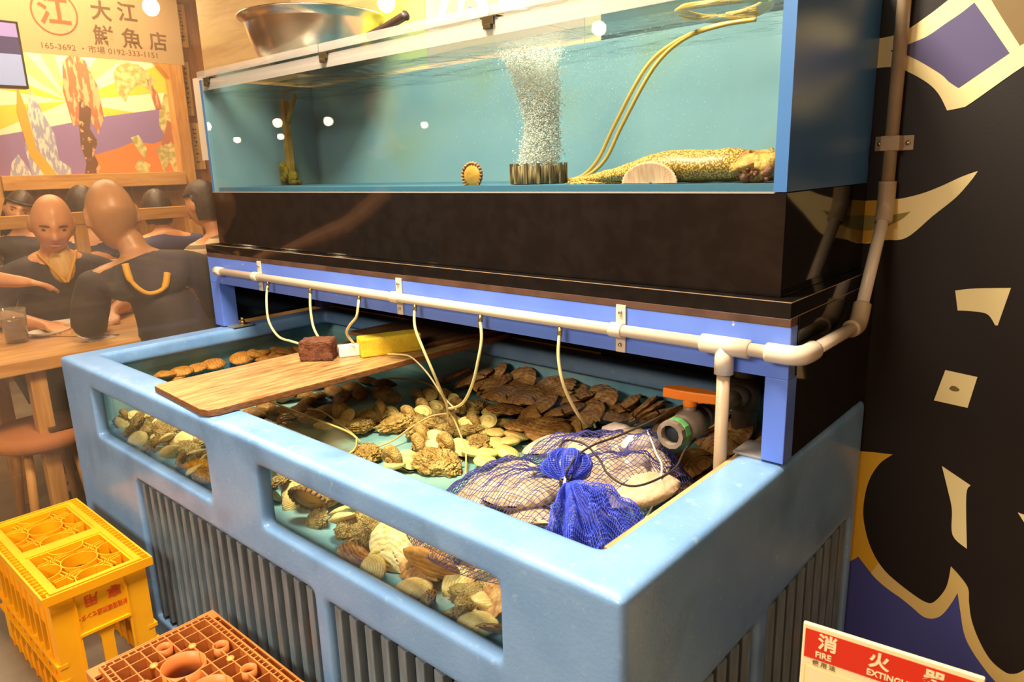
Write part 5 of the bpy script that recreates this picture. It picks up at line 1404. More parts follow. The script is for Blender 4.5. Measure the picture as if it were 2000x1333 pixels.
m.obj('walls', M_ORC, OC, merge=0, fix=False)

# ------------------------------------------------------------------ fire extinguisher sign on its stand
M_SRED = mat('sign_red', srgb(214, 44, 16), 0.35)
M_SIVORY = mat('sign_ivory', srgb(246, 228, 176), 0.4)
SG = thing('sign', 'red and ivory fire extinguisher sign plate standing at the right front', 'sign', (2.234, 0.27, 0))
O_ = Vector((2.129, 0.258, 0.650)); rx = Vector((0.2104, 0.0245, 0)).normalized(); rn = Vector((rx.y, -rx.x, 0))
def S(x, z, d=0.0): return O_ + rx*x + Vector((0, 0, z)) + rn*d - Vector(SG.location)
def plate(name, x0, x1, z0, z1, d0, d1, m, bevel=0):
    mb = MB(); M = Matrix(((rx.x, rn.x, 0, 0), (rx.y, rn.y, 0, 0), (0, 0, 1, 0), (0, 0, 0, 1)))
    mb.box((x0, d0, z0), (x1, d1, z1), Matrix.Translation(S(0, 0)) @ M)
    return mb.obj(name, m, SG, bevel=bevel, seg=3)
W_ = 0.2118
plate('plate', 0, W_, -0.25, 0, -0.003, 0.003, M_SIVORY, 0.0022)
plate('red_field', 0.0035, W_-0.0035, -0.052, -0.0075, 0.003, 0.0034, M_SRED)
plate('instruction_box', 0.0055, W_-0.0055, -0.24, -0.064, 0.003, 0.0033, M_OCHRE)
plate('instruction_field', 0.007, W_-0.007, -0.2385, -0.0655, 0.0033, 0.0036, M_SIVORY)
for ch, x, z in (('消', 0.033, -0.0235), ('火', 0.0965, -0.0245), ('器', 0.160, -0.0245)):
    put_text(ch, 0.0250, S(x, z, 0.0036), rx, (0, 0, 1), M_SIVORY, SG, bold=0.0007, depth=0.0002)
for wd, x in (('FIRE', 0.0285), ('EXTINGUISHER', 0.122)):
    put_text(wd, 0.0125, S(x, -0.0435, 0.0036), rx, (0, 0, 1), M_SIVORY, SG, bold=0.0003, depth=0.0002, sx=0.92)
put_text('使 用 法', 0.0085, S(0.030, -0.0575, 0.0034), rx, (0, 0, 1), M_OLIVE2, SG, bold=0.0002, depth=0.0002)
m = MB(); m.cyl(S(W_/2, -0.02, -0.010), Vector((0, 0, 0.012)) + Vector((0, 0, 0)) + (S(W_/2, 0, -0.010)*1.0 - Vector((0, 0, S(W_/2, 0, 0).z))), 0.006)
m.obj('pole', M_STEEL, SG)
m = MB(); m.cyl((0, 0, 0.001), (0, 0, 0.012), 0.12, n=32); m.obj('base', M_SRED, SG, bevel=0.002)

# ------------------------------------------------------------------ the dining room behind the clear sheet
XW = -3.61
XT = (1, 0, 0)
def flatx(name, pts, x, d, m, parent=None):
    o = triangulated(MB().prism(pts, x, x+d, 'x').obj(name, m))
    if parent is not None: o.parent = parent
    return o
M_SUNY = mat('mural_sun_yellow', srgb(250, 206, 70), 0.7)
M_SUNW = mat('mural_sun_white', srgb(252, 240, 208), 0.7)
M_SUNG = mat('mural_sun_lime', srgb(232, 238, 140), 0.7)
M_SEA = mat('mural_sea', srgb(140, 116, 176), 0.7)
M_LAND = mat('mural_land', srgb(216, 130, 60), 0.7)
M_PINEG = mat('mural_pine', srgb(166, 164, 100), 0.7, col2=srgb(226, 214, 150), nscale=24)
M_BRUSHR = mat('mural_brush_red', srgb(170, 110, 78), 0.7, col2=srgb(226, 176, 130), nscale=16, stretch=(1, 2.5, 0.7), lo=0.5, hi=0.56)
M_BRUSHK = mat('mural_brush_brown', srgb(104, 70, 46), 0.7, col2=srgb(216, 170, 120), nscale=18, lo=0.55, hi=0.6)
M_WAVE = mat('mural_wave', srgb(150, 160, 196), 0.7, col2=srgb(226, 216, 210), nscale=22, stretch=(1, 2, 0.6), lo=0.48, hi=0.56)
M_STRIPEY = mat('mural_gold', srgb(222, 166, 50), 0.7)
MU = tag(flatx('wall_painting', [(0.80, 1.22), (2.16, 1.22), (2.16, 2.42), (0.80, 2.42)], XW+0.0005, 0.01, M_SUNW), 'wall painting of sunrise rays over a purple sea and orange shore', 'painting')
def mu(name, pts, lay, m): return flatx(name, pts, XW+0.0105, 0.0006*lay, m, MU)
sy, sz = 1.33, 1.83
for k, (a0, a1, mm) in enumerate(((8, 24, M_SUNY), (38, 54, M_SUNG), (68, 84, M_SUNY), (98, 114, M_SUNG), (126, 144, M_SUNG), (158, 172, M_SUNY), (186, 204, M_SUNY), (338, 352, M_SUNY))):
    def hit(a):
        c_, s_ = math.cos(R(a)), math.sin(R(a)); t_ = 9
        if c_ > 0: t_ = min(t_, (2.155-sy)/c_)
        if c_ < 0: t_ = min(t_, (0.805-sy)/c_)
        if s_ > 0: t_ = min(t_, (2.415-sz)/s_)
        if s_ < 0: t_ = min(t_, (1.3-sz)/s_)
        return (sy+c_*t_, sz+s_*t_)
    mu('sun_ray', [(sy, sz), hit(a0), hit(a1)], 1, mm)
mu('sea', [(0.805, 1.225), (2.155, 1.225), (2.155, 1.832), (1.924, 1.792), (1.5, 1.722), (1.187, 1.652), (0.805, 1.575)], 2, M_SEA)
mu('shore', [(1.30, 1.225), (2.155, 1.225), (2.155, 1.60), (2.02, 1.58), (1.885, 1.535), (1.736, 1.548), (1.615, 1.50), (1.44, 1.452)], 3, M_LAND)
mu('brush_character', [(1.33, 2.10), (1.40, 2.16), (1.48, 2.12), (1.54, 1.95), (1.55, 1.72), (1.49, 1.60), (1.44, 1.74), (1.40, 1.66), (1.33, 1.66), (1.30, 1.90)], 4, M_BRUSHR)
mu('brush_character', [(1.40, 1.86), (1.47, 1.78), (1.44, 1.64), (1.48, 1.55), (1.44, 1.46), (1.47, 1.36), (1.42, 1.27), (1.34, 1.26), (1.38, 1.40), (1.36, 1.52), (1.37, 1.66)], 5, M_BRUSHK)
mu('wave', [(1.02, 1.225), (1.00, 1.50), (1.06, 1.78), (1.10, 1.90), (1.15, 1.74), (1.20, 1.60), (1.20, 1.42), (1.27, 1.36), (1.26, 1.225)], 4, M_WAVE)
mu('wave', [(0.86, 1.225), (0.90, 1.40), (0.95, 1.46), (1.0, 1.36), (1.03, 1.225)], 5, M_WAVE)
mu('gold_stripe', [(1.14, 1.225), (1.02, 1.45), (0.99, 1.75), (1.02, 1.92), (1.05, 1.76), (1.07, 1.50), (1.22, 1.225)], 6, M_STRIPEY)
mu('pine_crown', [(1.66, 2.05), (1.74, 2.14), (1.86, 2.12), (1.97, 2.02), (1.93, 1.93), (1.84, 1.98), (1.76, 1.92), (1.72, 1.84), (1.67, 1.92)], 4, M_PINEG)
mu('pine_trunk', [(1.90, 2.02), (1.97, 1.92), (1.99, 1.80), (1.94, 1.80), (1.92, 1.90)], 8, M_BRUSHR)
mu('pine_crown', [(1.97, 1.80), (2.03, 1.93), (2.09, 1.90), (2.10, 1.74), (2.04, 1.66), (1.98, 1.60), (1.95, 1.68)], 5, M_PINEG)
mu('rock', [(1.93, 1.50), (2.02, 1.72), (2.10, 1.66), (2.13, 1.48)], 6, M_BRUSHR)
mu('grass_tuft', [(1.90, 1.50), (1.94, 1.30), (1.99, 1.40), (2.03, 1.28), (2.08, 1.40), (2.13, 1.30), (2.12, 1.50), (2.02, 1.54)], 7, M_PINEG)
mu('grass_tuft', [(1.72, 1.58), (1.78, 1.60), (1.83, 1.50), (1.80, 1.42), (1.76, 1.48)], 7, M_PINEG)
mu('grass_tuft', [(1.72, 1.36), (1.76, 1.42), (1.84, 1.38), (1.82, 1.30), (1.74, 1.31)], 7, M_PINEG)
# timber frame of the dining wall
def beam(name, a, b, m, n=1): return tag(MB().box(a, b).obj(name, m, bevel=0.004), kind='structure')
beam('trim_1', (XW, 2.045, 0), (-3.50, 2.15, ZC), M_PINEZ)
beam('trim_2', (XW, 0.60, 0), (-3.47, 0.79, ZC), M_PINEZ)
beam('trim_3', (XW, 0.79, 1.215), (-3.45, 2.044, 1.315), M_PINE)
beam('trim_4', (XW, 0.79, 2.42), (-3.45, 2.044, 2.55), M_PINE)
o = MB((-3.53, 2.0, 2.1)).prism([(1.74, 2.42), (1.84, 2.42), (2.046, 2.14), (2.046, 2.02)], -3.56, -3.50, 'x').obj('trim_5', M_PINEZ, loc=(-3.53, 2.0, 2.1)); tag(o, kind='structure')
# hanging shop banner
M_BAN = mat('banner_cloth', srgb(214, 184, 138), 0.8)
M_INKB = mat('banner_ink', srgb(128, 98, 66), 0.8)
M_INKR = mat('banner_red', srgb(206, 108, 66), 0.8)
BA = thing('shop_banner', 'cream cloth shop banner with a red round emblem and brown characters', 'banner', (-2.6, 0.9, 2.0))
MB(BA.location).box((-2.606, 0.05, 2.0), (-2.600, 1.74, 2.56)).obj('cloth', M_BAN, BA)
Lb = Vector(BA.location)
m = MB()
m.lathe([(0.116, 0), (0.125, 0), (0.125, 0.001), (0.116, 0.001)], (0, 0, 0), 48, closed=True)
m.bm.transform(plane_matrix(Vector((-2.5998, 1.0, 2.235)) - Vector(BA.location), (0, 1, 0), (0, 0, 1)))
o = m.obj('emblem_ring', M_INKR, BA)
def ban(s, size, y, z, mm, bold=0.0, sx=1.0): return put_text(s, size, Vector((-2.5998, y, z)) - Lb, (0, 1, 0), (0, 0, 1), mm, BA, bold=bold, sx=sx, depth=0.0006)
ban('江', 0.175, 1.0, 2.235, M_INKR, 0.004)
ban('大', 0.12, 1.26, 2.27, M_INKB, 0.003); ban('江', 0.12, 1.415, 2.28, M_INKB, 0.003)
ban('鮮', 0.125, 1.255, 2.125, M_INKB, 0.002); ban('魚', 0.125, 1.42, 2.125, M_INKB, 0.002); ban('店', 0.12, 1.585, 2.125, M_INKB, 0.002)
ban('165-3692 ・市場 0192-333-1151', 0.046, 1.235, 2.045, M_INKB, 0.0, 1.1)
# screen on the wall
TV = thing('television', 'small wall screen with purple and pale blue picture at the left edge', 'screen', (-1.9, 0.25, 1.88))
MB(TV.location).box((-1.96, -0.06, 1.725), (-1.905, 0.60, 2.04)).obj('casing', mat('tv_black', srgb(30, 26, 30), 0.3), TV, bevel=0.004)
def tvp(name, z0, z1, c, e): MB(TV.location).box((-1.905, -0.05, z0), (-1.9035, 0.588, z1)).obj(name, mat('tv_'+name, c, 0.4, emit=e), TV)
tvp('purple_band', 1.965, 2.028, srgb(170, 156, 230), 0.3); tvp('navy_band', 1.885, 1.9649, srgb(60, 60, 120), 0.25); tvp('pale_band', 1.738, 1.8849, srgb(160, 184, 240), 0.35)
MB(TV.location).box((-1.94, 0.24, 2.04), (-1.92, 0.26, ZC-0.001)).obj('ceiling_bracket', M_SOCK, TV)
# wooden menu tablets on the post
M_TAB = wood('tablet_wood', srgb(232, 196, 128), srgb(206, 164, 96), 'Z', 6, 0.6, 5)
for i, (y0, y1, z0, z1, lab) in enumerate(((2.185, 2.270, 2.28, 2.60, 'topmost wooden menu tablet at the edge of the plywood wall'), (2.175, 2.245, 1.755, 2.17, 'middle wooden menu tablet beside the white paper notice'), (2.165, 2.285, 1.33, 1.70, 'lowest wooden menu tablet above the man in the striped shirt'))):
    t = thing('menu_tablet', lab, 'tablet', (XW+0.02, (y0+y1)/2, (z0+z1)/2), 'wooden menu tablets')
    MB(t.location).box((XW+0.0005, y0, z0), (XW+0.02, y1, z1)).obj('board', M_TAB, t, bevel=0.003)
    m = MB(t.location); rr = random.Random(i)
    for k in range(9):
        z = z1-0.05-(z1-z0-0.08)*k/9; yc = (y0+y1)/2
        m.box((XW+0.0202, yc-rr.uniform(0.006, 0.018), z-0.004), (XW+0.0208, yc+rr.uniform(0.004, 0.018), z+0.003))
        m.box((XW+0.0202, yc-0.003+rr.uniform(-0.01, 0.01), z-0.016), (XW+0.0208, yc+0.002+rr.uniform(-0.01, 0.01), z+0.008))
    m.obj('brush_writing', M_SOCK, t)
# low timber partition with rails
PT = thing('rail_partition', 'low pine partition with two rails behind the two bald men', 'partition', (-1.78, 0.9, 0))
for z0, z1 in ((1.05, 1.112), (0.80, 0.85)): MB(PT.location).box((-1.80, -0.3, z0), (-1.75, 1.75, z1)).obj('rail', M_PINE, PT, bevel=0.003)
for y in (-0.25, 0.68, 1.70): MB(PT.location).box((-1.795, y-0.03, 0.001), (-1.755, y+0.03, 1.0495)).obj('post', M_PINEZ, PT, bevel=0.003)
MB(PT.location).box((-1.79, -0.3, 0.30), (-1.77, 1.75, 0.7995)).obj('panel', M_WARMWALL, PT)
# table in front
TB = thing('dining_table', 'pine dining table behind the clear sheet at left', 'table', (-0.62, -0.1, 0))
MB(TB.location).box((-0.93, -0.40, 0.655), (-0.31, 0.62, 0.70)).obj('tabletop', M_PINE, TB, bevel=0.004)
for x in (-0.88, -0.37):
    for y in (-0.33, 0.02, 0.55): MB(TB.location).box((x-0.025, y-0.025, 0.001), (x+0.025, y+0.025, 0.6545)).obj('leg', M_PINEZ, TB, bevel=0.003)
# on the table
M_CERAM = mat('dish_white', srgb(232, 222, 204), 0.3)
M_CLEARG = clear('tumbler_glass', (0.86, 0.86, 0.82, 1), 0.0, 1.5, haze=0.10)
TU = thing('tumbler', 'glass tumbler of iced water on the pine table', 'glass', (-0.66, 0.055, 0.7005))
m = MB(); m.lathe([(0.0, 0.0), (0.036, 0.0), (0.043, 0.125), (0.0415, 0.125), (0.035, 0.008), (0.0, 0.008)], (0, 0, 0), 28); m.obj('cup', M_CLEARG, TU)
m = MB(); m.lathe([(0.0, 0.009), (0.0345, 0.009), (0.039, 0.085), (0.0, 0.085)], (0, 0, 0), 24); m.obj('water', M_SCOOP, TU)
for k in range(4): MB().box((-0.011, -0.011, -0.011), (0.011, 0.011, 0.011)).obj('ice_cube', M_MILK, TU, bevel=0.002, loc=(0.012*math.cos(k*1.7), 0.012*math.sin(k*1.7), 0.03+0.02*(k % 3)), rot=(k, k*0.7, k*1.3))
def dish(x, y, rx_, ry_, lab, h=0.018):
    m = MB(); m.lathe([(0, 0), (0.6, 0), (1.0, 1.0), (0.94, 1.0), (0.55, 0.25), (0, 0.25)], (0, 0, 0), 32)
    m.bm.transform(Matrix.Diagonal((rx_, ry_, h, 1)))
    return tag(m.obj('dish', M_CERAM, loc=(x, y, 0.7004)), lab, 'dish')
dish(-0.70, 0.17, 0.06, 0.075, 'small white oval dish on the table beside the tumbler')
dish(-0.80, 0.235, 0.055, 0.10, 'long shallow dish on the table in front of the facing man', 0.025)
for i, (dy, lab) in enumerate(((0.0, 'wooden chopstick on the table nearest the table edge'), (0.014, 'wooden chopstick on the table farther from the edge'))):
    o = MB((-0.56, 0.24, 0.704)).cyl((-0.66+dy, 0.16+dy*2, 0.7035), (-0.46+dy, 0.30+dy*2, 0.7035), 0.0034, 0.0024, 8).obj('chopstick', M_TAB, loc=(-0.56, 0.24, 0.704))
    tag(o, lab, 'chopstick')
tag(MB((-0.50, 0.30, 0.7005)).box((-0.56, 0.22, 0.7005), (-0.42, 0.31, 0.7035)).obj('paper_napkin', M_CERAM, loc=(-0.50, 0.30, 0.7005)), 'folded paper napkin on the table by the seated man with his back turned', 'napkin')
M_CUSH = mat('cushion_tan', srgb(178, 112, 64), 0.8)
STL = thing('stool', 'round tan stool under the pine table at the far left', 'stool', (-0.46, 0.03, 0))
m = MB(); m.lathe([(0, 0.37), (0.15, 0.37), (0.17, 0.385), (0.17, 0.415), (0.15, 0.43), (0, 0.435)], (0, 0, 0), 36); m.obj('seat', M_CUSH, STL)
for k in range(4):
    a = PI/4 + k*PI/2
    MB().cyl((0.10*math.cos(a), 0.10*math.sin(a), 0.3695), (0.14*math.cos(a), 0.14*math.sin(a), 0.002), 0.014).obj('leg', M_PINEZ, STL)
o = MB((-0.40, 0.11, 0.4365)).box((-0.50, 0.02, 0.4365), (-0.32, 0.16, 0.447)).obj('tray', mat('tray_dark', srgb(70, 48, 34), 0.4), loc=(-0.40, 0.11, 0.4365))
tag(o, 'dark flat tray lying on the tan stool under the table', 'tray')

# ------------------------------------------------------------------ people
def skin_body(pts, edges, root, name='body', sub=2):
    """pts: {key: (pos, radius)}; one continuous tapered surface around the joints"""
    keys = list(pts); idx = {k: i for i, k in enumerate(keys)}
    me = bpy.data.meshes.new(name)
    me.from_pydata([tuple(pts[k][0]) for k in keys], [(idx[a], idx[b]) for a, b in edges], [])
    o = bpy.data.objects.new(name, me); COL.objects.link(o)
    md = o.modifiers.new('skin', 'SKIN'); md.use_smooth_shade = True; md.branch_smoothing = 0.4
    for i, k in enumerate(keys):
        r = pts[k][1]; r = r if isinstance(r, tuple) else (r, r)
        me.skin_vertices[0].data[i].radius = r
        me.skin_vertices[0].data[i].use_root = (k == root)
    if sub:
        s = o.modifiers.new('sub', 'SUBSURF'); s.levels = sub; s.render_levels = sub
    return bake(o)
def gs(d2, w): return math.exp(-d2/(2*w*w))
def head_mesh(c, fwd, up=(0, 0, 1), s=1.0):
    """head with brow, eye hollows, nose, lips, chin and ears; local x right, y front, z up, eyes at mid height"""
    f = Vector(fwd).normalized(); u = Vector(up); u = (u - f*u.dot(f)).normalized(); r = f.cross(u)
    bm = bmesh.new(); bmesh.ops.create_uvsphere(bm, u_segments=56, v_segments=44, radius=1)
    for v in bm.verts:
        p = v.co.copy()
        x, y, z = p.x*0.076, p.y*0.098, p.z*0.118
        if z < 0:
            k = 1-0.34*(-p.z)**1.6; x *= k
            y = y*(1-0.12*(-p.z)) + (0.012*(-p.z) if y > 0 else -0.012*(p.z))
            if y < 0: y *= 1-0.45*(-p.z)**1.3
        if y > 0.02:
            fx, fz = x, z
            fr = min(1, (y-0.02)/0.05)
            d = 0.0
            d += 0.024*gs((fx/1.0)**2*1.0 + ((fz+0.026)*0.8)**2, 0.0105)            # nose tip
            d += 0.011*gs(fx**2*1.3 + ((fz-0.004)*0.5)**2, 0.010)                    # bridge
            d += 0.006*gs(fx**2*0.35 + (fz-0.022)**2, 0.010)                          # brow
            for sgn in (-1, 1):
                d -= 0.010*gs((fx-sgn*0.031)**2*0.8 + (fz-0.004)**2*1.6, 0.012)      # eye hollow
                d += 0.006*gs((fx-sgn*0.031)**2*0.7 + (fz-0.002)**2*2.2, 0.0085)     # eyelid
                d += 0.005*gs((fx-sgn*0.042)**2 + (fz+0.028)**2, 0.016)              # cheek
                d += 0.008*gs((fx-sgn*0.011)**2 + (fz+0.031)**2, 0.006)              # nostril wing
            d += 0.007*gs(fx**2*0.25 + (fz+0.055)**2*3.0, 0.010)                      # upper lip
            d += 0.006*gs(fx**2*0.35 + (fz+0.068)**2*3.0, 0.010)                      # lower lip
            d -= 0.004*gs(fx**2*0.15 + (fz+0.0615)**2*9, 0.010)                       # mouth line
            d += 0.008*gs(fx**2*0.6 + (fz+0.098)**2, 0.014)                           # chin
            y += d*fr
        v.co = Vector((x, y, z))
    for sgn in (-1, 1):
        e = bmesh.ops.create_uvsphere(bm, u_segments=16, v_segments=12, radius=1)['verts']
        for v in e:
            p = v.co
            rim = 0.004*math.cos(3*math.atan2(p.z, p.y))
            v.co = Vector((sgn*(0.0765 + p.x*0.009 + 0.006*max(0, -p.y)), -0.004 + p.y*0.020, -0.008 + p.z*(0.033+rim)))
    M = Matrix(((r.x, f.x, u.x, c[0]), (r.y, f.y, u.y, c[1]), (r.z, f.z, u.z, c[2]), (0, 0, 0, 1))) @ Matrix.Scale(s, 4)
    bm.transform(M)
    me = bpy.data.meshes.new('head'); bm.to_mesh(me); bm.free()
    return me, M
def join(o, *mes):
    bm = bmesh.new(); bm.from_mesh(o.data)
    for me in mes: bm.from_mesh(me)
    bm.to_mesh(o.data); bm.free()
    for me in mes: bpy.data.meshes.remove(me)
    return o
def hand_pts(pts, edges, key, wrist, d, palm_up, side, r=1.0, curl=0.35):
    """palm, four fingers of different lengths and a thumb that leaves the side of the palm"""
    d = Vector(d).normalized(); n = Vector(palm_up); n = (n - d*n.dot(d)).normalized(); s = d.cross(n)*side
    W = Vector(wrist)
    pts[key+'palm'] = (W + d*0.045, (0.030*r, 0.015*r)); edges.append((key, key+'palm'))
    for i, (off, ln) in enumerate(((0.030, 0.070), (0.010, 0.080), (-0.010, 0.074), (-0.029, 0.058))):
        a = W + d*(0.090-0.005*abs(i-1)) + s*off
        pts[key+'k%d' % i] = (a, 0.0095*r); edges.append((key+'palm', key+'k%d' % i))
        dd = d.copy(); p = a
        for j, q in enumerate((0.45, 0.30, 0.25)):
            dd = (dd - n*curl*(0.8 if j else 0.5)).normalized()
            p = p + dd*ln*q
            pts[key+'f%d%d' % (i, j)] = (p, (0.0088-0.0012*j)*r)
            edges.append((key+('k%d' % i if j == 0 else 'f%d%d' % (i, j-1)), key+'f%d%d' % (i, j)))
    t0 = W + d*0.035 + s*0.040; t1 = t0 + (d*0.6 + s*0.7 - n*0.2).normalized()*0.035; t2 = t1 + (d*0.9 + s*0.25 - n*0.2).normalized()*0.030
    pts[key+'t0'] = (t0, 0.0125*r); pts[key+'t1'] = (t1, 0.0105*r); pts[key+'t2'] = (t2, 0.0085*r)
    edges += [(key+'palm', key+'t0'), (key+'t0', key+'t1'), (key+'t1', key+'t2')]
def V(*a): return Vector(a)
SKIN_M = {}
def skin_mat(name, c1, c2):
    if name not in SKIN_M: SKIN_M[name] = mat(name, c1, 0.42, col2=c2, nscale=14, lo=0.35, hi=0.7)
    return SKIN_M[name]
M_HAPPI = mat('coat_black', srgb(40, 34, 42), 0.75, col2=srgb(54, 46, 54), nscale=9)
M_NAVY = mat('coat_navy', srgb(60, 60, 104), 0.75)
M_TROUS = mat('trousers_dark', srgb(52, 46, 50), 0.8)
M_HAIR = mat('hair_black', srgb(44, 30, 24), 0.5, col2=srgb(66, 46, 34), nscale=40, stretch=(4, 4, 0.6))
def person(label, pelvis, chest, neck, head_c, face, hands, elbows, knees, feet, skin, top_m, leg_m, hand_dirs=None, voxel=0.0075, hair=None, sleeve=0.6,
           shoulder=None, up=(0, 0, 1), sh_w=0.19, detail_hands=True, head_s=1.0):
    P, Cc, N, Hc = map(Vector, (pelvis, chest, neck, head_c))
    sh = Vector(shoulder).normalized()      # towards the person's left
    hp = sh
    pts = {}; ed = []
    def add(k, p, r, prev=None):
        pts[k] = (Vector(p), r)
        if prev: ed.append((prev, k))
    add('pelvis', P, (0.150, 0.110)); add('waist', P.lerp(Cc, 0.45), (0.135, 0.100), 'pelvis'); add('chest', Cc, (0.155, 0.112), 'waist')
    add('collar', Cc.lerp(N, 0.62), (0.115, 0.080), 'chest'); add('neck', N, 0.056, 'collar'); add('nape', N.lerp(Hc, 0.6), 0.055, 'neck')
    top = Cc.lerp(N, 0.42)
    for s_, side in (('l', 1), ('r', -1)):
        i = 0 if side == 1 else 1
        S_ = top + sh*side*sh_w + V(0, 0, -0.01)
        add(s_+'sh', S_, 0.058, 'collar'); E_ = Vector(elbows[i]); Wr = Vector(hands[i])
        add(s_+'ua', S_.lerp(E_, 0.5), 0.047, s_+'sh'); add(s_+'el', E_, 0.040, s_+'ua'); add(s_+'fa', E_.lerp(Wr, 0.35), 0.041, s_+'el'); add(s_+'wr', Wr, 0.026, s_+'fa')
        hd = (hand_dirs[i] if hand_dirs else (Wr - E_))
        hand_pts(pts, ed, s_+'wr', Wr, hd, V(0, 0, 1), side, 1.0)
        Hp = P + hp*side*0.095 + V(0, 0, -0.03)
        K = Vector(knees[i]); F_ = Vector(feet[i])
        add(s_+'hip', Hp, 0.088, 'pelvis'); add(s_+'th', Hp.lerp(K, 0.5), 0.076, s_+'hip'); add(s_+'kn', K, 0.056, s_+'th'); add(s_+'ca', K.lerp(F_, 0.35), 0.056, s_+'kn'); add(s_+'an', F_, 0.036, s_+'ca')
        fd = Vector((face[0], face[1], 0)).normalized()
        add(s_+'toe', F_ + fd*0.13 + V(0, 0, -0.03), 0.032, s_+'an')
    body = skin_body(pts, ed, 'pelvis')
    hm, HM = head_mesh(Hc, face, up, head_s)
    join(body, hm)
    md = body.modifiers.new('one', 'REMESH'); md.mode = 'VOXEL'; md.voxel_size = voxel; md.use_smooth_shade = True
    bake(body)
    for p in body.data.polygons: p.use_smooth = True
    body.name = 'person'; body.data.name = 'person'
    body.data.materials.append(skin)
    tag(body, label, 'person')
    # coat: same joints, a little larger, ends at the sleeves and hips
    cp = {k: pts[k] for k in ('pelvis', 'waist', 'chest', 'collar')}
    ce = [('pelvis', 'waist'), ('waist', 'chest'), ('chest', 'collar')]
    for k in cp:
        r = cp[k][1]; cp[k] = (cp[k][0], (r[0]+0.026, r[1]+0.028))
    cp['collar'] = (pts['collar'][0], (0.142, 0.108)); cp['yoke'] = (Cc.lerp(N, 0.86), (0.082, 0.076)); ce.append(('collar', 'yoke'))
    cp['hem'] = (P + (P-Cc).normalized()*0.09, (0.178, 0.146)); ce.append(('pelvis', 'hem'))
    for s_ in 'lr':
        S_, E_, Wr = pts[s_+'sh'][0], pts[s_+'el'][0], pts[s_+'wr'][0]
        cp[s_+'sh'] = (S_, 0.080); cp[s_+'ua'] = (S_.lerp(E_, 0.55), 0.070)
        ce += [('collar', s_+'sh'), (s_+'sh', s_+'ua')]
        if sleeve >= 1:
            cp[s_+'el'] = (E_, 0.064); cp[s_+'cu'] = (E_.lerp(Wr, sleeve-1), 0.060); ce += [(s_+'ua', s_+'el'), (s_+'el', s_+'cu')]
    coat = skin_body(cp, ce, 'pelvis', 'coat'); coat.data.materials.append(top_m); coat.parent = body
    tp = {k: (pts[k][0], (pts[k][1] if not isinstance(pts[k][1], tuple) else pts[k][1][0]) + 0.013) for k in ('pelvis',) + tuple(s_+q for s_ in 'lr' for q in ('hip', 'th', 'kn', 'ca', 'an'))}
    te = [('pelvis', 'lhip'), ('pelvis', 'rhip')] + [(s_+a, s_+b) for s_ in 'lr' for a, b in (('hip', 'th'), ('th', 'kn'), ('kn', 'ca'), ('ca', 'an'))]
    tr_ = skin_body(tp, te, 'pelvis', 'trousers'); tr_.data.materials.append(leg_m); tr_.parent = body
    sp = {}; se = []
    for s_ in 'lr':
        a, t_ = pts[s_+'an'][0], pts[s_+'toe'][0]
        sp = {'a': (a + V(0, 0, -0.01), 0.044), 'b': (a.lerp(t_, 0.5) + V(0, 0, -0.012), 0.042), 'c': (t_, 0.038)}
        so = skin_body(sp, [('a', 'b'), ('b', 'c')], 'a', 'shoe'); so.data.materials.append(M_SOCK); so.parent = body
    # eyes and brows
    for sgn in (-1, 1):
        m = MB(); m.ball((sgn*0.031, 0.0795, 0.001), (0.0125, 0.010, 0.0045), 6); m.bm.transform(HM)
        o = m.obj('eye', M_SOCK, body)
        m = MB(); m.tube([(sgn*0.014, 0.0975, 0.0185), (sgn*0.031, 0.093, 0.0215), (sgn*0.050, 0.079, 0.018)], [0.002, 0.0028, 0.0016], 6); m.bm.transform(HM)
        m.obj('eyebrow', M_HAIR, body)
    m = MB(); m.ball((0, 0.0985, -0.0615), (0.022, 0.0055, 0.0055), 6); m.bm.transform(HM)
    m.obj('lips', mat('lips', srgb(176, 104, 84), 0.5) if 'lips' not in bpy.data.materials else bpy.data.materials['lips'], body)
    if hair:
        m = MB()
        def fh(u, v):
            th = PI*0.5*u*hair['reach']; a = 2*PI*v
            x, y, z = math.sin(th)*math.cos(a), math.sin(th)*math.sin(a), math.cos(th)
            front = max(0, y)
            k = 1.10 + 0.03*noise.noise(Vector((x*9, y*9, z*9)))
            zz = z
            if front > 0 and th > PI*0.36: zz = max(z, math.cos(PI*0.36) - 0.02); k = 1.09
            return (x*0.076*k, (y*0.098*k if not (front > 0 and th > PI*0.36) else y*0.098*k*0.96), zz*0.118*k - (hair['long']*max(0, u-0.7)/0.3 if y < 0.25 else 0))
        m.grid(fh, 26, 48); m.bm.transform(HM)
        o = m.obj('hair', hair['m'], body)
        md = o.modifiers.new('t', 'SOLIDIFY'); md.thickness = 0.008; bake(o)
    return body, HM, pts
SK_A = skin_mat('skin_warm', srgb(214, 150, 104), srgb(224, 164, 118))
SK_B = skin_mat('skin_shaved', srgb(176, 126, 84), srgb(188, 138, 94))
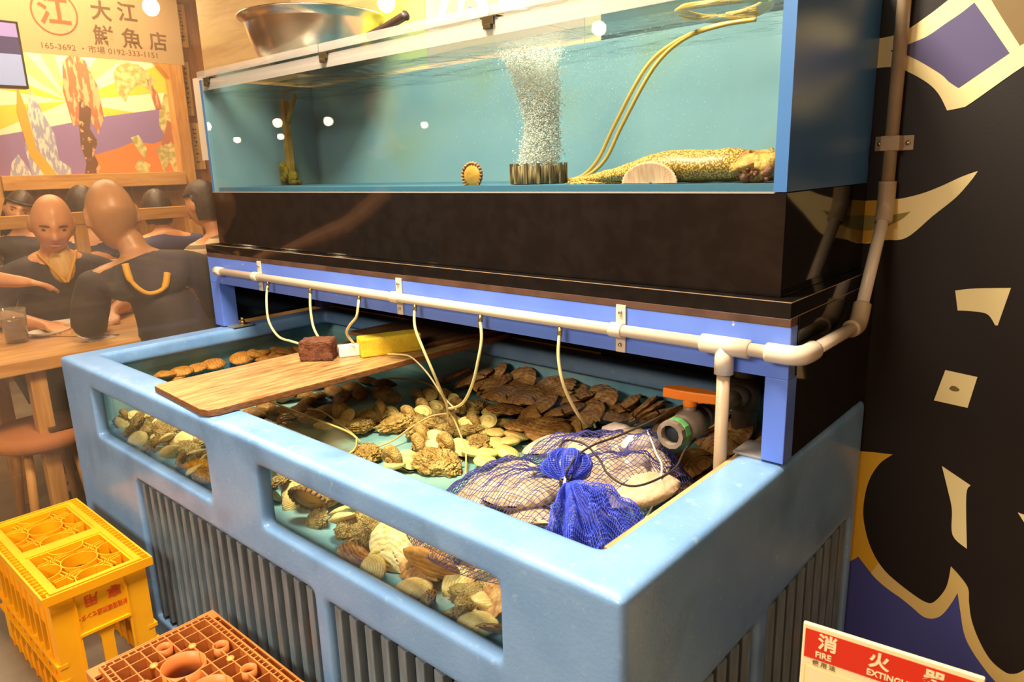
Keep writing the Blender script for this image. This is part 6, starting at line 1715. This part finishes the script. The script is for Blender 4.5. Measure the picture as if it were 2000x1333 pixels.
# the bald man facing the tank across the table
p1, hm1, pt1 = person('bald man in a black coat facing the tank, looking down at the table', (-1.20, 0.34, 0.53), (-1.09, 0.335, 0.84), (-1.02, 0.33, 0.985), (-0.965, 0.322, 1.105), (0.93, -0.24, -0.30),
    [(-0.80, 0.44, 0.735), (-0.78, 0.16, 0.735)], [(-0.98, 0.60, 0.75), (-1.00, 0.07, 0.75)], [(-0.80, 0.44, 0.50), (-0.80, 0.20, 0.50)], [(-0.86, 0.46, 0.07), (-0.86, 0.18, 0.07)],
    SK_A, M_HAPPI, M_TROUS, [(0.8, -0.4, -0.12), (0.8, 0.35, -0.12)], sleeve=1.35, shoulder=(0.10, 1, 0), up=(0.3, 0, 1))
m = MB(); m.tube(spline([(-0.985, 0.40, 0.985), (-0.955, 0.37, 0.93), (-0.945, 0.335, 0.86)], 6), 0.006, 8); m.tube(spline([(-1.0, 0.26, 0.985), (-0.965, 0.29, 0.93), (-0.945, 0.33, 0.86)], 6), 0.006, 8)
m.obj('collar_trim', M_STRIPEY, p1)
m = MB(); m.ball((-0.975, 0.335, 0.93), (0.03, 0.05, 0.075), 8); m.obj('undershirt', M_TAB, p1)
# the bald man with his back to the tank
p2, hm2, pt2 = person('bald man seen from behind in a black coat with a yellow loop mark', (-0.28, 0.50, 0.52), (-0.29, 0.45, 0.86), (-0.345, 0.395, 1.02), (-0.385, 0.345, 1.15), (-0.95, 0.18, -0.25),
    [(-0.62, 0.60, 0.735), (-0.62, 0.34, 0.735)], [(-0.40, 0.70, 0.76), (-0.42, 0.22, 0.76)], [(-0.62, 0.56, 0.50), (-0.62, 0.38, 0.50)], [(-0.58, 0.58, 0.07), (-0.58, 0.36, 0.07)],
    SK_B, M_HAPPI, M_TROUS, [(-1, 0.1, -0.1), (-1, -0.1, -0.1)], sleeve=1.4, shoulder=(0.18, 1, 0), up=(-0.25, 0, 1), head_s=1.06)
def on_back(y, z): return (-0.150 - 0.03*abs(y-0.43)*4 - 0.30*max(0, z-0.86), y, z)
m = MB(); m.tube(spline([on_back(0.30, 0.99), on_back(0.305, 0.93), on_back(0.345, 0.885), on_back(0.40, 0.895), on_back(0.425, 0.945)], 6), [0.012]*6+[0.008]*13+[0.012]*6, 8)
m.obj('back_mark', M_STRIPEY, p2)
# a standing helper whose bare arm reaches in from the left
p3, hm3, pt3 = person('person in black whose bare arm reaches across the table from the left', (-0.56, -0.72, 0.92), (-0.52, -0.66, 1.24), (-0.50, -0.64, 1.42), (-0.49, -0.62, 1.56), (0.2, 1, -0.2),
    [(-0.75, -0.45, 0.95), (-0.405, 0.005, 0.955)], [(-0.78, -0.68, 1.02), (-0.36, -0.28, 1.04)], [(-0.66, -0.70, 0.48), (-0.46, -0.72, 0.48)], [(-0.66, -0.72, 0.07), (-0.46, -0.74, 0.07)],
    SK_A, M_HAPPI, M_TROUS, [(0, 1, 0), (-0.12, 1, -0.25)], sleeve=0.6, shoulder=(-1, 0.2, 0), voxel=0.007)
# guests farther back
HR = {'reach': 1.45, 'long': 0.0, 'm': M_HAIR}
person('woman with long dark hair tilting her head, seated far back at left', (-3.10, 0.76, 0.50), (-3.08, 0.76, 0.80), (-3.06, 0.755, 0.97), (-3.03, 0.745, 1.10), (0.95, -0.25, -0.1),
    [(-2.86, 0.86, 0.72), (-2.86, 0.66, 0.72)], [(-3.0, 0.98, 0.74), (-3.0, 0.54, 0.74)], [(-2.78, 0.86, 0.5), (-2.78, 0.66, 0.5)], [(-2.82, 0.86, 0.07), (-2.82, 0.66, 0.07)],
    SK_A, M_TROUS, M_TROUS, None, 0.011, {'reach': 1.5, 'long': 0.10, 'm': M_HAIR}, 1.4, (0.25, 1, 0), (0.1, 0.35, 1))
person('dark haired guest in dark clothes seated behind the facing bald man', (-2.10, 0.84, 0.50), (-2.12, 0.84, 0.82), (-2.15, 0.84, 0.99), (-2.17, 0.84, 1.12), (-0.95, 0.2, -0.1),
    [(-2.34, 0.76, 0.72), (-2.34, 0.92, 0.72)], [(-2.20, 0.63, 0.74), (-2.20, 1.05, 0.74)], [(-2.46, 0.76, 0.5), (-2.46, 0.92, 0.5)], [(-2.42, 0.76, 0.07), (-2.42, 0.92, 0.07)],
    SK_A, M_TROUS, M_TROUS, None, 0.011, HR, 1.4, (-0.2, -1, 0))
person('guest whose dark hair shows just above the low partition rail', (-2.32, 1.36, 0.48), (-2.34, 1.36, 0.80), (-2.36, 1.35, 0.95), (-2.39, 1.34, 1.07), (-0.95, 0.2, -0.1),
    [(-2.62, 1.28, 0.70), (-2.62, 1.46, 0.70)], [(-2.46, 1.16, 0.72), (-2.46, 1.58, 0.72)], [(-2.70, 1.28, 0.48), (-2.70, 1.44, 0.48)], [(-2.66, 1.28, 0.07), (-2.66, 1.44, 0.07)],
    SK_A, M_NAVY, M_TROUS, None, 0.011, HR, 1.4, (-0.2, -1, 0))
M_STRIPE = mat('shirt_stripe', srgb(206, 186, 158), 0.8)
def stripes(m):
    nt = m.node_tree; b = nt.nodes['Principled BSDF']; tc = nt.nodes.new('ShaderNodeTexCoord'); wv = nt.nodes.new('ShaderNodeTexWave')
    wv.bands_direction = 'Z'; wv.inputs['Scale'].default_value = 7; nt.links.new(tc.outputs['Object'], wv.inputs[0])
    r = nt.nodes.new('ShaderNodeValToRGB'); r.color_ramp.interpolation = 'CONSTANT'; r.color_ramp.elements[0].color = srgb(214, 196, 168); r.color_ramp.elements[1].position = 0.62; r.color_ramp.elements[1].color = srgb(130, 104, 86)
    nt.links.new(wv.outputs['Fac'], r.inputs[0]); nt.links.new(r.outputs[0], b.inputs['Base Color'])
stripes(M_STRIPE)
person('dark haired man in a striped shirt seen from behind, beside the aquarium end', (-1.32, 1.30, 0.50), (-1.33, 1.26, 0.82), (-1.36, 1.20, 1.0), (-1.385, 1.165, 1.13), (-0.9, -0.35, -0.1),
    [(-1.54, 1.16, 0.70), (-1.54, 1.42, 0.70)], [(-1.40, 1.00, 0.74), (-1.40, 1.52, 0.74)], [(-1.64, 1.20, 0.5), (-1.64, 1.36, 0.5)], [(-1.56, 1.20, 0.07), (-1.56, 1.36, 0.07)],
    SK_A, M_STRIPE, M_NAVY, None, 0.010, HR, 1.2, (0.3, -1, 0))
